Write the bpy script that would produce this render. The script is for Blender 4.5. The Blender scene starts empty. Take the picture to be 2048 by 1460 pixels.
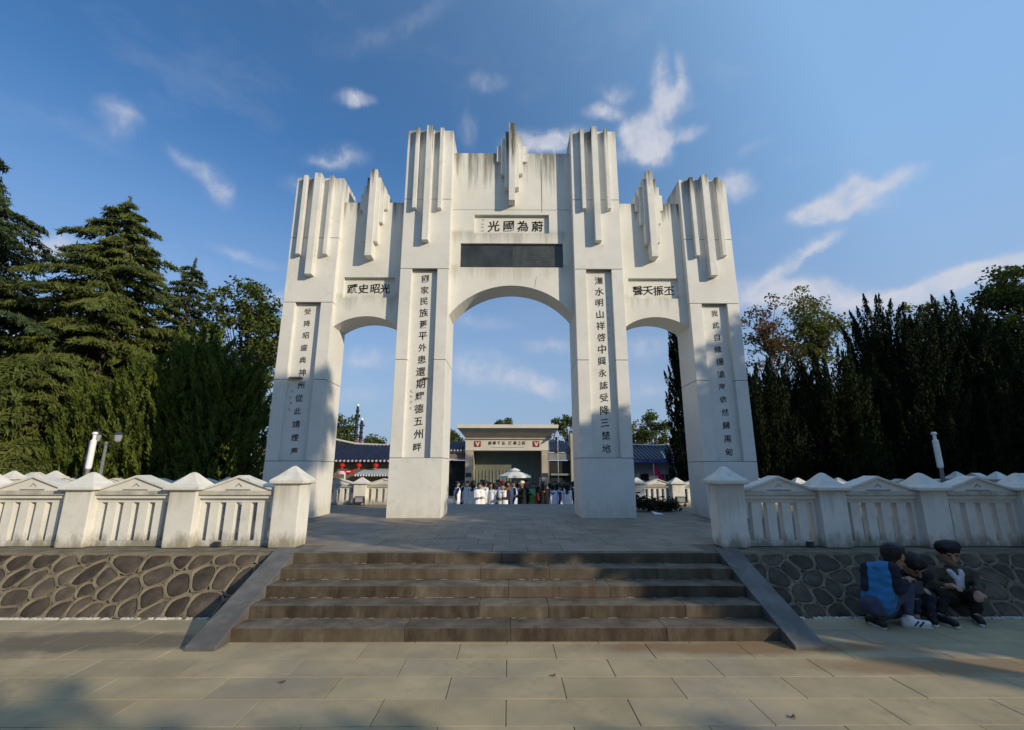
import bpy, bmesh, math, random
import numpy as np
from mathutils import Vector, Matrix, noise as mnoise

random.seed(7)
rng = np.random.default_rng(11)
R = math.radians
scene = bpy.context.scene
COL = scene.collection
U = 0.8                       # plan units -> metres

# ------------------------------------------------------------------ camera
CAM_H = 1.8425
PITCH, ROLL, YAW, FPX = .2234, .001, .0066, 921.954
cd = bpy.data.cameras.new('camera')
cam = bpy.data.objects.new('camera', cd)
COL.objects.link(cam)
cd.sensor_width = 36.0
cd.lens = FPX / 2048 * 36.0
cd.clip_start, cd.clip_end = .05, 3000
cam.location = (0, 0, CAM_H * U)
cam.rotation_euler = (Matrix.Rotation(-YAW, 3, 'Z') @ Matrix.Rotation(math.pi / 2 + PITCH, 3, 'X') @ Matrix.Rotation(ROLL, 3, 'Z')).to_euler()
scene.camera = cam

def at(px, py, **k):
    """point of the place seen at photograph pixel (px, py) on the plane X=, Y= or Z= (plan units)"""
    cp, sp, cr, sr, cy, sy = (math.cos(PITCH), math.sin(PITCH), math.cos(ROLL), math.sin(ROLL), math.cos(YAW), math.sin(YAW))
    u, v = px - 1024, py - 730
    u, v = cr * u + sr * v, -sr * u + cr * v
    x, y, z = u / FPX, 1., -v / FPX
    Y, Z = cp * y - sp * z, sp * y + cp * z
    X, Y = cy * x + sy * Y, -sy * x + cy * Y
    d = (X, Y, Z); o = (0, 0, CAM_H)
    a, val = list(k.items())[0]; i = 'XYZ'.index(a)
    t = (val - o[i]) / d[i]
    return Vector((o[0] + d[0] * t, o[1] + d[1] * t, o[2] + d[2] * t))

# ------------------------------------------------------------------ light
SUN = Vector((1.35, -1.0, .60)).normalized()          # direction towards the sun
sun_el = math.asin(SUN.z)
sun_az = math.atan2(SUN.x, SUN.y)
sl = bpy.data.lights.new('sun', 'SUN')
sl.energy = 4.1
sl.angle = R(.53)
sl.color = (1.0, .85, .61)
so = bpy.data.objects.new('sun', sl)
COL.objects.link(so)
so.rotation_euler = SUN.to_track_quat('Z', 'Y').to_euler()
so.location = SUN * 60

world = bpy.data.worlds.new('World')
scene.world = world
world.use_nodes = True

def build_world():
    nt = world.node_tree; N = nt.nodes; L = nt.links
    N.clear()
    out = N.new('ShaderNodeOutputWorld'); bg = N.new('ShaderNodeBackground')
    bg.inputs['Strength'].default_value = SKY_STRENGTH
    L.new(bg.outputs[0], out.inputs[0])
    sky = N.new('ShaderNodeTexSky'); sky.sky_type = 'NISHITA'; sky.sun_disc = False
    sky.sun_elevation = sun_el; sky.sun_rotation = sun_az
    sky.air_density = 1.0; sky.dust_density = .5; sky.ozone_density = 2.0; sky.altitude = 200
    tint = N.new('ShaderNodeMix'); tint.data_type = 'RGBA'; tint.blend_type = 'MULTIPLY'
    tint.inputs[0].default_value = 1
    L.new(sky.outputs[0], tint.inputs[6]); tint.inputs[7].default_value = SKY_TINT
    tc = N.new('ShaderNodeTexCoord')
    sep = N.new('ShaderNodeSeparateXYZ'); L.new(tc.outputs['Generated'], sep.inputs[0])
    def math_(op, a, b=None, clamp=False):
        n = N.new('ShaderNodeMath'); n.operation = op; n.use_clamp = clamp
        for i, x in enumerate((a, b)):
            if x is None: continue
            if isinstance(x, (int, float)): n.inputs[i].default_value = x
            else: L.new(x, n.inputs[i])
        return n.outputs[0]
    az = math_('ARCTAN2', sep.outputs[0], sep.outputs[1])
    el = math_('ARCSINE', sep.outputs[2])
    comb = N.new('ShaderNodeCombineXYZ'); L.new(az, comb.inputs[0]); L.new(el, comb.inputs[1])
    # bright thin haze towards the sun, grey blue haze low over the horizon
    nrm = N.new('ShaderNodeVectorMath'); nrm.operation = 'NORMALIZE'; L.new(tc.outputs['Generated'], nrm.inputs[0])
    dt = N.new('ShaderNodeVectorMath'); dt.operation = 'DOT_PRODUCT'; L.new(nrm.outputs[0], dt.inputs[0]); dt.inputs[1].default_value = SUN[:]
    vx = N.new('ShaderNodeMapRange'); vx.inputs[1].default_value = -.62; vx.inputs[2].default_value = .25; L.new(dt.outputs['Value'], vx.inputs[0])
    vf = math_('MULTIPLY', math_('POWER', vx.outputs[0], 2.2), .6)
    m1 = N.new('ShaderNodeMix'); m1.data_type = 'RGBA'; L.new(vf, m1.inputs[0]); L.new(tint.outputs[2], m1.inputs[6]); m1.inputs[7].default_value = [c / SKY_STRENGTH for c in (.38, .65, 1.02)] + [1]
    hz_ = N.new('ShaderNodeMapRange'); hz_.interpolation_type = 'SMOOTHSTEP'; hz_.inputs[1].default_value = .66; hz_.inputs[2].default_value = .0; hz_.inputs[3].default_value = 0; hz_.inputs[4].default_value = .9
    L.new(el, hz_.inputs[0])
    m2 = N.new('ShaderNodeMix'); m2.data_type = 'RGBA'; L.new(hz_.outputs[0], m2.inputs[0]); L.new(m1.outputs[2], m2.inputs[6]); m2.inputs[7].default_value = [c / SKY_STRENGTH for c in (.33, .43, .60)] + [1]
    base_sky = m2.outputs[2]
    # ragged edges: warp the direction a little
    nz = N.new('ShaderNodeTexNoise'); nz.inputs['Scale'].default_value = 9; nz.inputs['Detail'].default_value = 9
    nz.inputs['Roughness'].default_value = .62
    L.new(comb.outputs[0], nz.inputs['Vector'])
    sub = N.new('ShaderNodeVectorMath'); sub.operation = 'SUBTRACT'; L.new(nz.outputs['Color'], sub.inputs[0]); sub.inputs[1].default_value = (.5, .5, .5)
    sc = N.new('ShaderNodeVectorMath'); sc.operation = 'SCALE'; sc.inputs['Scale'].default_value = .06; L.new(sub.outputs[0], sc.inputs[0])
    wp = N.new('ShaderNodeVectorMath'); wp.operation = 'ADD'; L.new(comb.outputs[0], wp.inputs[0]); L.new(sc.outputs[0], wp.inputs[1])
    acc = None
    for (cx, cy, rx, ry, rot, amp) in CLOUDS:
        def ang(px, py):
            p = at(px, py, Y=100.) - Vector((0, 0, CAM_H)); p.normalize()
            return math.atan2(p.x, p.y), math.asin(p.z)
        a0 = ang(cx, cy); ca, sa = math.cos(R(rot)), math.sin(R(rot))
        ax = ang(cx + rx * ca, cy + rx * sa); ay = ang(cx - ry * sa, cy + ry * ca)
        rr = math.atan2(ax[1] - a0[1], ax[0] - a0[0])
        mp = N.new('ShaderNodeMapping'); mp.vector_type = 'TEXTURE'
        mp.inputs['Location'].default_value = (a0[0], a0[1], 0)
        mp.inputs['Rotation'].default_value = (0, 0, rr)
        mp.inputs['Scale'].default_value = (1.25 * math.dist(ax, a0), 1.25 * math.dist(ay, a0), 1)
        L.new(wp.outputs[0], mp.inputs[0])
        ln = N.new('ShaderNodeVectorMath'); ln.operation = 'LENGTH'; L.new(mp.outputs[0], ln.inputs[0])
        mr = N.new('ShaderNodeMapRange'); mr.interpolation_type = 'SMOOTHSTEP'
        mr.inputs[1].default_value = 1.45; mr.inputs[2].default_value = .0; mr.inputs[3].default_value = 0; mr.inputs[4].default_value = amp
        L.new(ln.outputs['Value'], mr.inputs[0])
        acc = mr.outputs[0] if acc is None else math_('ADD', acc, mr.outputs[0])
    acc = math_('MINIMUM', math_('MULTIPLY', acc, 1.25), 1.0)
    # thin veil everywhere, more of it near the horizon
    vz = N.new('ShaderNodeTexNoise'); vz.inputs['Scale'].default_value = 3.2; vz.inputs['Detail'].default_value = 7; vz.inputs['Roughness'].default_value = .58
    vm = N.new('ShaderNodeMapping'); vm.inputs['Rotation'].default_value = (0, 0, .5); vm.inputs['Scale'].default_value = (1, 2.4, 1)
    L.new(wp.outputs[0], vm.inputs[0]); L.new(vm.outputs[0], vz.inputs['Vector'])
    vr = N.new('ShaderNodeMapRange'); vr.interpolation_type = 'SMOOTHSTEP'
    vr.inputs[1].default_value = .5; vr.inputs[2].default_value = .8; vr.inputs[3].default_value = 0; vr.inputs[4].default_value = .13
    L.new(vz.outputs[0], vr.inputs[0])
    fz = N.new('ShaderNodeTexNoise'); fz.inputs['Scale'].default_value = 20; fz.inputs['Detail'].default_value = 10; fz.inputs['Roughness'].default_value = .62
    L.new(wp.outputs[0], fz.inputs['Vector'])
    brk = math_('MULTIPLY', math_('SUBTRACT', fz.outputs[0], .5), 1.9)
    acc = math_('ADD', acc, math_('MULTIPLY', brk, math_('MULTIPLY', acc, 1.6, True)))
    dr = N.new('ShaderNodeMapRange'); dr.interpolation_type = 'SMOOTHSTEP'
    dr.inputs[1].default_value = -.05; dr.inputs[2].default_value = 1.45; dr.inputs[3].default_value = 0; dr.inputs[4].default_value = 1.0
    L.new(acc, dr.inputs[0])
    dens = math_('ADD', dr.outputs[0], vr.outputs[0], True)
    mx = N.new('ShaderNodeMix'); mx.data_type = 'RGBA'
    L.new(dens, mx.inputs[0]); L.new(base_sky, mx.inputs[6])
    mx.inputs[7].default_value = CLOUD_COL
    L.new(mx.outputs[2], bg.inputs['Color'])

SKY_STRENGTH = .11
SKY_TINT = (.60, 1.06, 1.42, 1)
CLOUD_COL = (5.6, 5.8, 6.6, 1)
CLOUDS = [(1318, 150, 18, 46, 6, .6), (1362, 150, 12, 40, -10, .45), (1345, 200, 30, 28, 0, .85), (1318, 240, 28, 30, 20, .55), (1290, 262, 44, 26, 25, .75), (1268, 292, 34, 28, 0, .7), (1305, 300, 34, 34, 0, .75), (1375, 268, 34, 13, -12, .55), (1255, 262, 26, 16, 0, .4),
          (1205, 222, 38, 14, -4, .7), (1232, 185, 30, 18, 0, .4), (1085, 292, 62, 22, 0, .85), (1130, 275, 40, 18, -20, .5), (1468, 370, 34, 24, 0, .75),
          (1622, 432, 46, 20, -8, .95), (1680, 405, 56, 26, -20, .95), (1712, 368, 26, 24, -25, .6), (1760, 385, 50, 16, -15, .5), (1810, 350, 50, 18, -28, .55), (1710, 425, 70, 18, -10, .5), (1590, 520, 95, 13, -38, .6), (1640, 490, 50, 10, -30, .4),
          (1900, 562, 95, 20, -14, .75), (1990, 538, 90, 24, -14, .85), (1560, 590, 120, 34, 0, .75), (1680, 600, 140, 30, 0, .55), (1820, 590, 110, 22, -8, .5),
          (710, 205, 34, 15, 0, .6), (242, 228, 44, 24, 20, .5), (238, 262, 30, 18, 10, .35), (435, 375, 22, 38, -30, .65), (375, 330, 44, 15, 35, .42), (682, 315, 44, 24, 0, .5), (640, 330, 30, 14, 10, .3), (590, 370, 26, 14, 0, .3),
          (975, 165, 34, 18, 0, .34), (935, 260, 18, 34, 0, .3), (105, 500, 48, 24, 0, .9), (940, 735, 100, 34, 10, .5), (1080, 770, 64, 18, 18, .62), (1105, 690, 60, 14, 0, .4), (960, 640, 70, 18, 8, .3),
          (735, 715, 50, 26, 0, .45), (720, 790, 60, 20, 0, .3), (495, 510, 70, 12, 15, .34), (575, 600, 44, 18, 0, .5), (1290, 700, 60, 24, 0, .35), (1250, 780, 90, 24, 0, .4), (800, 60, 120, 20, -30, .22), (1500, 300, 60, 14, -30, .2)]
build_world()

scene.view_settings.view_transform = 'Standard'
scene.view_settings.look = 'None'
scene.view_settings.gamma = 1
scene.view_settings.use_curve_mapping = False
scene.view_settings.exposure = 0.0

# ------------------------------------------------------------------ materials
MATS = {}
def mat(name, col, rough=.8, var=.12, scale=6., bump=.15, bscale=60., objvar=0., streak=None, rust=None, spec=.3, hue=None, grime=None, transl=0., spots=(), riser=None, foot=None):
    """procedural material: base colour, noise mottling, fine bump, per-piece variation, run-down streaks below a top edge, rust stains"""
    if name in MATS: return MATS[name]
    m = bpy.data.materials.new(name); m.use_nodes = True
    nt = m.node_tree; N = nt.nodes; L = nt.links
    b = N['Principled BSDF']; out = N['Material Output']
    b.inputs['Roughness'].default_value = rough
    b.inputs['Specular IOR Level'].default_value = spec
    geo = N.new('ShaderNodeNewGeometry')
    def noise(sc, det=4, vec=None, rgh=.55):
        n = N.new('ShaderNodeTexNoise'); n.inputs['Scale'].default_value = sc; n.inputs['Detail'].default_value = det; n.inputs['Roughness'].default_value = rgh
        L.new(vec or geo.outputs['Position'], n.inputs['Vector']); return n
    def mapr(x, a, bb, c, d):
        n = N.new('ShaderNodeMapRange'); n.inputs[1].default_value = a; n.inputs[2].default_value = bb; n.inputs[3].default_value = c; n.inputs[4].default_value = d
        L.new(x, n.inputs[0]); return n.outputs[0]
    def mul(x, y):
        n = N.new('ShaderNodeMath'); n.operation = 'MULTIPLY'; L.new(x, n.inputs[0])
        if isinstance(y, (int, float)): n.inputs[1].default_value = y
        else: L.new(y, n.inputs[1])
        return n.outputs[0]
    def mix(f, a, c, mode='MIX'):
        n = N.new('ShaderNodeMix'); n.data_type = 'RGBA'; n.blend_type = mode
        if isinstance(f, (int, float)): n.inputs[0].default_value = f
        else: L.new(f, n.inputs[0])
        if isinstance(a, tuple): n.inputs[6].default_value = (*a[:3], 1)
        else: L.new(a, n.inputs[6])
        if isinstance(c, tuple): n.inputs[7].default_value = (*c[:3], 1)
        else: L.new(c, n.inputs[7])
        return n.outputs[2]
    c = tuple(col)
    n1 = noise(scale)
    dark = tuple(x * (1 - 2.2 * var) for x in c); lite = tuple(min(1, x * (1 + 1.4 * var)) for x in c)
    cur = mix(mapr(n1.outputs[0], .3, .7, 0, 1), dark, lite)
    if hue:                                                # second colour in patches
        n2 = noise(scale * .45, 5)
        cur = mix(mapr(n2.outputs[0], .48, .66, 0, 1), cur, tuple(hue))
    if objvar:
        oi = N.new('ShaderNodeObjectInfo')
        v = mapr(oi.outputs['Random'], 0, 1, 1 - objvar, 1 + objvar)
        cb = N.new('ShaderNodeCombineXYZ')
        for i in range(3): L.new(v, cb.inputs[i])
        cur = mix(1., cur, cb.outputs[0], 'MULTIPLY')
    def stretched(sx, sy, sz):
        mp = N.new('ShaderNodeMapping'); mp.inputs['Scale'].default_value = (sx, sy, sz); L.new(geo.outputs['Position'], mp.inputs[0]); return mp.outputs[0]
    sepz = None
    def z():
        s = N.new('ShaderNodeSeparateXYZ'); L.new(geo.outputs['Position'], s.inputs[0]); return s.outputs[2]
    if streak:                                             # (top z in metres, length, colour, strength)
        for top, ln, sc_, st in (streak if isinstance(streak, list) else [streak]):
            n3 = noise(1., 5, stretched(5.5, 5.5, .35), .65)
            zz = z()
            fall = mapr(zz, top - ln, top, 0, 1)
            th = N.new('ShaderNodeMath'); th.operation = 'ADD'; L.new(n3.outputs[0], th.inputs[0]); L.new(mul(fall, .30), th.inputs[1])
            f = mul(mul(mul(mapr(th.outputs[0], .66, .86, 0, 1), st), mapr(fall, 0, .45, 0, 1)), mapr(zz, top + .03, top + .12, 1, 0))
            cl = N.new('ShaderNodeClamp'); L.new(f, cl.inputs[0])
            cur = mix(cl.outputs[0], cur, tuple(sc_))
    if grime:                                              # (colour, strength) blotchy dirt
        n5 = noise(9, 6, None, .7); n6 = noise(1.7, 3)
        f = mul(mul(mapr(n5.outputs[0], .5, .72, 0, 1), mapr(n6.outputs[0], .42, .62, 0, 1)), grime[1])
        cur = mix(f, cur, tuple(grime[0]))
    for sx, sy, rx, ry, sc_, st in spots:                  # water and rust stains with shapes of their own (plan units)
        mp = N.new('ShaderNodeMapping'); mp.vector_type = 'TEXTURE'
        mp.inputs['Location'].default_value = (sx * U, sy * U, 0); mp.inputs['Scale'].default_value = (rx * U, ry * U, 50)
        L.new(geo.outputs['Position'], mp.inputs[0])
        wn = noise(2.3, 6, None, .65); sb = N.new('ShaderNodeVectorMath'); sb.operation = 'SUBTRACT'; L.new(wn.outputs['Color'], sb.inputs[0]); sb.inputs[1].default_value = (.5, .5, .5)
        ml = N.new('ShaderNodeVectorMath'); ml.operation = 'SCALE'; ml.inputs['Scale'].default_value = 1.7; L.new(sb.outputs[0], ml.inputs[0])
        ad = N.new('ShaderNodeVectorMath'); ad.operation = 'ADD'; L.new(mp.outputs[0], ad.inputs[0]); L.new(ml.outputs[0], ad.inputs[1])
        ln_ = N.new('ShaderNodeVectorMath'); ln_.operation = 'LENGTH'; L.new(ad.outputs[0], ln_.inputs[0])
        cur = mix(mapr(ln_.outputs['Value'], 1.1, .6, 0, st), cur, tuple(sc_))
    if foot:                                               # (ground z, height, colour, strength) splash dirt above the ground
        nf = noise(5., 6, stretched(1.6, 1.6, .7), .68)
        ff = mapr(z(), foot[0] + foot[1], foot[0], 0, 1)
        th2 = N.new('ShaderNodeMath'); th2.operation = 'ADD'; L.new(nf.outputs[0], th2.inputs[0]); L.new(mul(ff, .42), th2.inputs[1])
        cl2 = N.new('ShaderNodeClamp'); L.new(mul(mul(mapr(th2.outputs[0], .62, .92, 0, 1), foot[3]), mapr(ff, 0, .3, 0, 1)), cl2.inputs[0])
        cur = mix(cl2.outputs[0], cur, tuple(foot[2]))
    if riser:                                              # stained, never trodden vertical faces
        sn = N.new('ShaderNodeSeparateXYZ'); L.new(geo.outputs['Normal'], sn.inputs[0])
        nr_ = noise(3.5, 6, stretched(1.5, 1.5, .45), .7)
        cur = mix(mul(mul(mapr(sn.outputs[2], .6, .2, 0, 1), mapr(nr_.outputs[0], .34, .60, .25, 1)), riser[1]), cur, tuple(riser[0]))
    if rust:                                               # (colour, strength) vertical run marks
        oi = N.new('ShaderNodeObjectInfo')
        n4 = noise(1., 5, stretched(7, 7, .9), .65); n7 = noise(1.1, 3)
        f = mul(mul(mapr(n4.outputs[0], .44, .66, 0, 1), mapr(n7.outputs[0], .4, .62, .1, 1)), mapr(oi.outputs['Random'], 0, 1, rust[1] * .2, rust[1]))
        cur = mix(f, cur, tuple(rust[0]))
    L.new(cur, b.inputs['Base Color'])
    if bump:
        nb = noise(bscale, 5, None, .65)
        bn = N.new('ShaderNodeBump'); bn.inputs['Strength'].default_value = bump; bn.inputs['Distance'].default_value = .01
        L.new(nb.outputs[0], bn.inputs['Height']); L.new(bn.outputs[0], b.inputs['Normal'])
    if transl:
        tr = N.new('ShaderNodeBsdfTranslucent'); L.new(cur, tr.inputs['Color'])
        ms = N.new('ShaderNodeMixShader'); ms.inputs[0].default_value = transl
        L.new(b.outputs[0], ms.inputs[1]); L.new(tr.outputs[0], ms.inputs[2]); L.new(ms.outputs[0], out.inputs[0])
    MATS[name] = m
    return m

DIRT = (.10, .095, .07)
white_pillar_in = mat('white paint inner pillars', (.69, .68, .645), .7, .035, 1.5, .08, 35, streak=(11.74 * U, .9, DIRT, .75), grime=((.50, .48, .41), .55), foot=(.686 * U, .5, (.40, .36, .28), .4))
white_pillar_out = mat('white paint outer pillars', (.69, .68, .645), .7, .035, 1.5, .08, 35, streak=(10.25 * U, .9, DIRT, .8), grime=((.50, .48, .41), .55), foot=(.686 * U, .5, (.40, .36, .28), .4))
white_panel_side = mat('white paint side panels', (.69, .68, .63), .7, .035, 1.5, .08, 35, streak=[(9.52 * U, .8, DIRT, .95), (6.55 * U, .5, (.34, .32, .26), .5)], grime=((.52, .49, .40), .4))
white_panel_mid = mat('white paint middle panel', (.69, .68, .63), .7, .035, 1.5, .08, 35, streak=[(11.2 * U, 1.4, DIRT, .8), (8.5 * U, .5, (.34, .32, .26), .6), (7.45 * U, .5, (.40, .35, .24), .5)], grime=((.52, .49, .40), .45))
def fin_mat(n, top, ln): return mat('white paint ' + n, (.69, .68, .64), .7, .04, 2.5, .08, 35, streak=(top * U, ln * 1.3, DIRT, 1.1), grime=((.40, .38, .30), .6))
rib_in, rib_out, fin_mid, fin_side = fin_mat('inner ribs', 11.74, .8), fin_mat('outer ribs', 10.24, .7), fin_mat('middle fins', 12.05, 1.2), fin_mat('side fins', 10.4, .7)
white_rail = mat('white paint balustrade', (.70, .69, .655), .72, .04, 3, .12, 40, grime=((.45, .43, .36), .6), foot=(.686 * U, .22, (.20, .18, .13), .85))
white_post = mat('white paint posts', (.70, .69, .655), .72, .04, 3, .12, 40, streak=(1.56 * U, .5, (.30, .28, .22), .5), grime=((.47, .45, .38), .55), foot=(.686 * U, .25, (.24, .21, .14), .85))
cap_mat = mat('weathered white caps', (.68, .665, .61), .8, .06, 5, .25, 30, grime=((.20, .19, .15), .75))
rail_dirty = mat('weathered rail band', (.50, .475, .41), .85, .14, 6, .3, 40, grime=((.13, .12, .095), .8))
ink = mat('black lettering', (.012, .012, .013), .5, .1, 20, 0)
faint_ink = mat('faint lettering', (.20, .19, .17), .6, .1, 20, 0)
groove = mat('dark joint grout', (.16, .155, .14), .9, .1, 8, .1)  # dark grey of joints, slits and cracks
plaque_stone = mat('polished dark stone', (.045, .05, .053), .28, .22, 2.5, .03, 20, spec=.5)
plaque_grid = mat('engraved dark stone', (.11, .11, .105), .6, .2, 8, .1, 40)
paving = mat('granite paving', (.405, .326, .200), .78, .09, 2.2, .12, 90, objvar=.07, hue=(.30, .258, .19), grime=((.20, .165, .115), .55),
             spots=[(-4.6, 5.62, 1.7, .34, (.135, .115, .085), .85), (-6.2, 5.25, 1.2, .3, (.14, .12, .09), .7), (2.6, 5.42, 2.0, .20, (.235, .140, .068), .85), (4.4, 4.95, 2.0, .22, (.25, .155, .075), .7)])
paving_base = mat('paving joint mortar', (.10, .09, .075), .9, .1, 8, .1)
plaza_stone = mat('slate plaza paving', (.235, .197, .155), .62, .13, 3, .12, 80, objvar=.10, grime=((.14, .13, .12), .5))
plaza_base = mat('slate plaza base', (.14, .125, .11), .7, .14, 3, .1, 80)
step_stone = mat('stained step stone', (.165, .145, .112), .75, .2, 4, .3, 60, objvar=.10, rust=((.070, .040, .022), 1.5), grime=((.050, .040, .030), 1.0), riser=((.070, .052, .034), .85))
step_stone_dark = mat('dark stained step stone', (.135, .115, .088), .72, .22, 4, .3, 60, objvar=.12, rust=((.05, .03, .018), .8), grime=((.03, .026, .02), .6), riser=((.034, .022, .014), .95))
stringer_mat = mat('slate stringer slab', (.125, .124, .125), .6, .18, 4, .2, 50, hue=(.095, .09, .085), grime=((.22, .20, .17), .8))
wall_stone = mat('basalt wall stones', (.078, .062, .047), .78, .24, 7, .5, 35, objvar=.38, rust=((.14, .115, .085), .5))
mortar = mat('raised mortar joints', (.20, .168, .118), .9, .2, 9, .5, 60, grime=((.12, .10, .075), .8))
lime = mat('lime crust', (.52, .50, .45), .9, .2, 15, .5, 40)
ledge_mat = mat('wall ledge cement', (.19, .165, .125), .9, .2, 6, .4, 50, grime=((.09, .08, .06), .8))
soil = mat('garden soil', (.085, .075, .045), .95, .25, 2, .5, 8, hue=(.06, .075, .025))
asphalt = mat('rear plaza paving', (.30, .285, .255), .85, .1, 3, .1, 40)
bark = mat('bark', (.085, .065, .048), .9, .25, 9, .6, 20)
bark_pale = mat('pale bark', (.16, .13, .10), .9, .2, 9, .5, 20)
def leafmat(n, c, h, var=.28, sc=1.3, tr=.22): return mat(n, c, .75, var, sc, 0, hue=h, transl=tr, spec=.08)
leaf_cedar = leafmat('cedar needles', (.100, .126, .034), (.150, .164, .046))
leaf_cedar_blue = leafmat('dark cedar needles', (.062, .090, .040), (.092, .114, .046))
leaf_arbor = leafmat('arborvitae sprays', (.090, .122, .026), (.140, .170, .034), .36, 2.6)
leaf_broad = leafmat('broadleaf foliage', (.090, .122, .032), (.130, .150, .042), .3, 1.5)
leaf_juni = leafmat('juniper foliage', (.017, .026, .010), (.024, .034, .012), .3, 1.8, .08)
leaf_red = leafmat('reddening foliage', (.19, .100, .055), (.115, .125, .045), .3, 1.2, .35)
leaf_yellow = leafmat('yellow green foliage', (.17, .185, .050), (.23, .205, .06), .25, 1.2, .35)
leaf_shade = leafmat('dense park foliage', (.05, .075, .022), (.07, .09, .03))
cream_wall = mat('cream render', (.60, .53, .43), .85, .06, 1.5, .1, 20, grime=((.40, .35, .28), .4))
museum_stone = mat('pale museum stone', (.62, .575, .50), .75, .05, 1, .06, 20, grime=((.45, .41, .35), .3))
museum_tan = mat('tan museum stone', (.42, .365, .28), .8, .06, 1, .06, 20)
museum_back = mat('grey green porch wall', (.155, .165, .13), .6, .08, 1, .03, 20)
dark_open = mat('painted dark interior', (.02, .022, .02), .8, .2, 2, 0)  # near-black colour painted in for the shade inside openings
tile_blue = mat('blue black roof tiles', (.017, .018, .034), .42, .25, 3, .1, 20, spec=.45)
tile_edge = mat('pale tile ends', (.55, .53, .50), .7, .1, 10, 0)
hall_wall = mat('brown hall wall', (.16, .13, .105), .8, .12, 2, .1, 20)
hall_grey = mat('grey hall wall', (.21, .22, .23), .8, .1, 2, .1, 20)
pane_dark = mat('dark window pane', (.012, .014, .017), .15, .1, 3, 0, spec=.5)
emblem_red = mat('emblem brown red', (.22, .035, .02), .6, .08, 4, 0)
emblem_v = mat('emblem pale strokes', (.75, .52, .40), .6, .05, 4, 0)
lantern_red = mat('red lantern silk', (.50, .022, .018), .55, .1, 6, 0, transl=.2)
gold = mat('gold trim', (.50, .32, .07), .4, .1, 8, 0)
sign_red = mat('red signboard', (.52, .02, .035), .5, .05, 5, 0)
sign_pink = mat('pink signboard', (.75, .42, .52), .5, .05, 5, 0)
white_plain = mat('plain white', (.78, .78, .77), .6, .04, 5, 0)
grey_plain = mat('awning grey stripe', (.10, .11, .115), .7, .08, 5, 0)
canvas = mat('white parasol canvas', (.80, .79, .72), .75, .04, 3, .05, 30, transl=.18)
metal_dark = mat('dark painted metal', (.035, .037, .04), .45, .12, 8, .05, spec=.5)
metal_grey = mat('grey painted metal', (.17, .18, .19), .45, .1, 8, .05, spec=.5)
lamp_white = mat('white lamp tube', (.80, .80, .80), .35, .03, 5, 0, spec=.5)
lamp_blue = mat('blue lamp edge', (.05, .06, .28), .4, .05, 5, 0)
glass_lamp = mat('lamp glass', (.30, .32, .34), .12, .05, 5, 0, spec=.6)
flag_pink = mat('pink flag cloth', (.80, .025, .17), .7, .1, 6, .1, 20, transl=.2)
flag_blue = mat('pale blue flag cloth', (.40, .48, .72), .7, .1, 6, .1, 20, transl=.2)
totem_mat = mat('carved dark pole', (.022, .024, .034), .6, .2, 4, .2)
totem_red = mat('carved red pole base', (.18, .06, .045), .7, .2, 4, .2)
wreath_green = mat('wilted wreath greens', (.028, .036, .014), .8, .3, 6, .2, transl=.1)
ribbon_pink = mat('pink ribbon', (.60, .16, .24), .6, .1, 6, 0)
# people
skin_m = mat('skin', (.36, .215, .145), .55, .05, 9, 0)
hair_m = mat('black hair', (.010, .009, .009), .5, .2, 30, .2, 120)
vest_white = mat('white vest cloth', (.84, .83, .84), .8, .06, 7, .1, 50)
vest_blue = mat('pale blue vest cloth', (.60, .64, .84), .8, .06, 7, .1, 50)
jacket_navy = mat('navy jacket cloth', (.013, .017, .035), .8, .15, 8, .1, 50)
jacket_black = mat('black cloth', (.010, .010, .012), .8, .15, 8, .1, 50)
jacket_olive = mat('olive brown jacket cloth', (.065, .056, .042), .85, .15, 10, .2, 60)
jacket_azure = mat('azure jacket cloth', (.03, .175, .40), .75, .08, 9, .15, 40)
cloth_red = mat('dark red cloth', (.20, .018, .018), .8, .1, 8, .1, 50)
cloth_brightred = mat('bright red cloth', (.60, .02, .03), .8, .1, 8, .1, 50)
cloth_green = mat('green cloth', (.12, .42, .17), .8, .1, 8, .1, 50)
cloth_teal = mat('dark teal cloth', (.015, .06, .055), .8, .1, 8, .1, 50)
cloth_orange = mat('tan cloth', (.45, .19, .08), .8, .1, 8, .1, 50)
cloth_cream = mat('cream cap cloth', (.72, .66, .42), .8, .06, 8, .1, 50)
cloth_white = mat('white shirt cloth', (.62, .63, .70), .8, .06, 8, .1, 50)
trouser_navy = mat('navy trousers cloth', (.020, .024, .045), .85, .15, 9, .1, 60)
trouser_slate = mat('slate blue trousers', (.055, .065, .12), .85, .12, 9, .1, 60)
shoe_dark = mat('dark shoe', (.018, .016, .015), .6, .1, 9, 0)
shoe_white = mat('white sneaker leather', (.70, .71, .74), .5, .05, 9, 0)
sole_m = mat('pale rubber sole', (.52, .51, .48), .7, .05, 9, 0)

# ------------------------------------------------------------------ mesh helpers
WPOS = {}
def link(o): COL.objects.link(o); return o

def tag(o, label=None, cat=None, group=None, kind=None):
    if label: o['label'] = label
    if cat: o['category'] = cat
    if group: o['group'] = group
    if kind: o['kind'] = kind
    return o

def empty(name, loc, label=None, cat=None, group=None, rz=0.):
    o = link(bpy.data.objects.new(name, None))
    o.empty_display_size = .2
    w = Vector(loc) * U
    o.location = w; WPOS[o.name] = w
    o.rotation_euler = (0, 0, rz)
    return tag(o, label, cat, group)

def place(o, w, parent):
    WPOS[o.name] = w
    if parent is not None:
        o.parent = parent
        o.location = w - WPOS[parent.name]
    else:
        o.location = w
    return o

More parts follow.
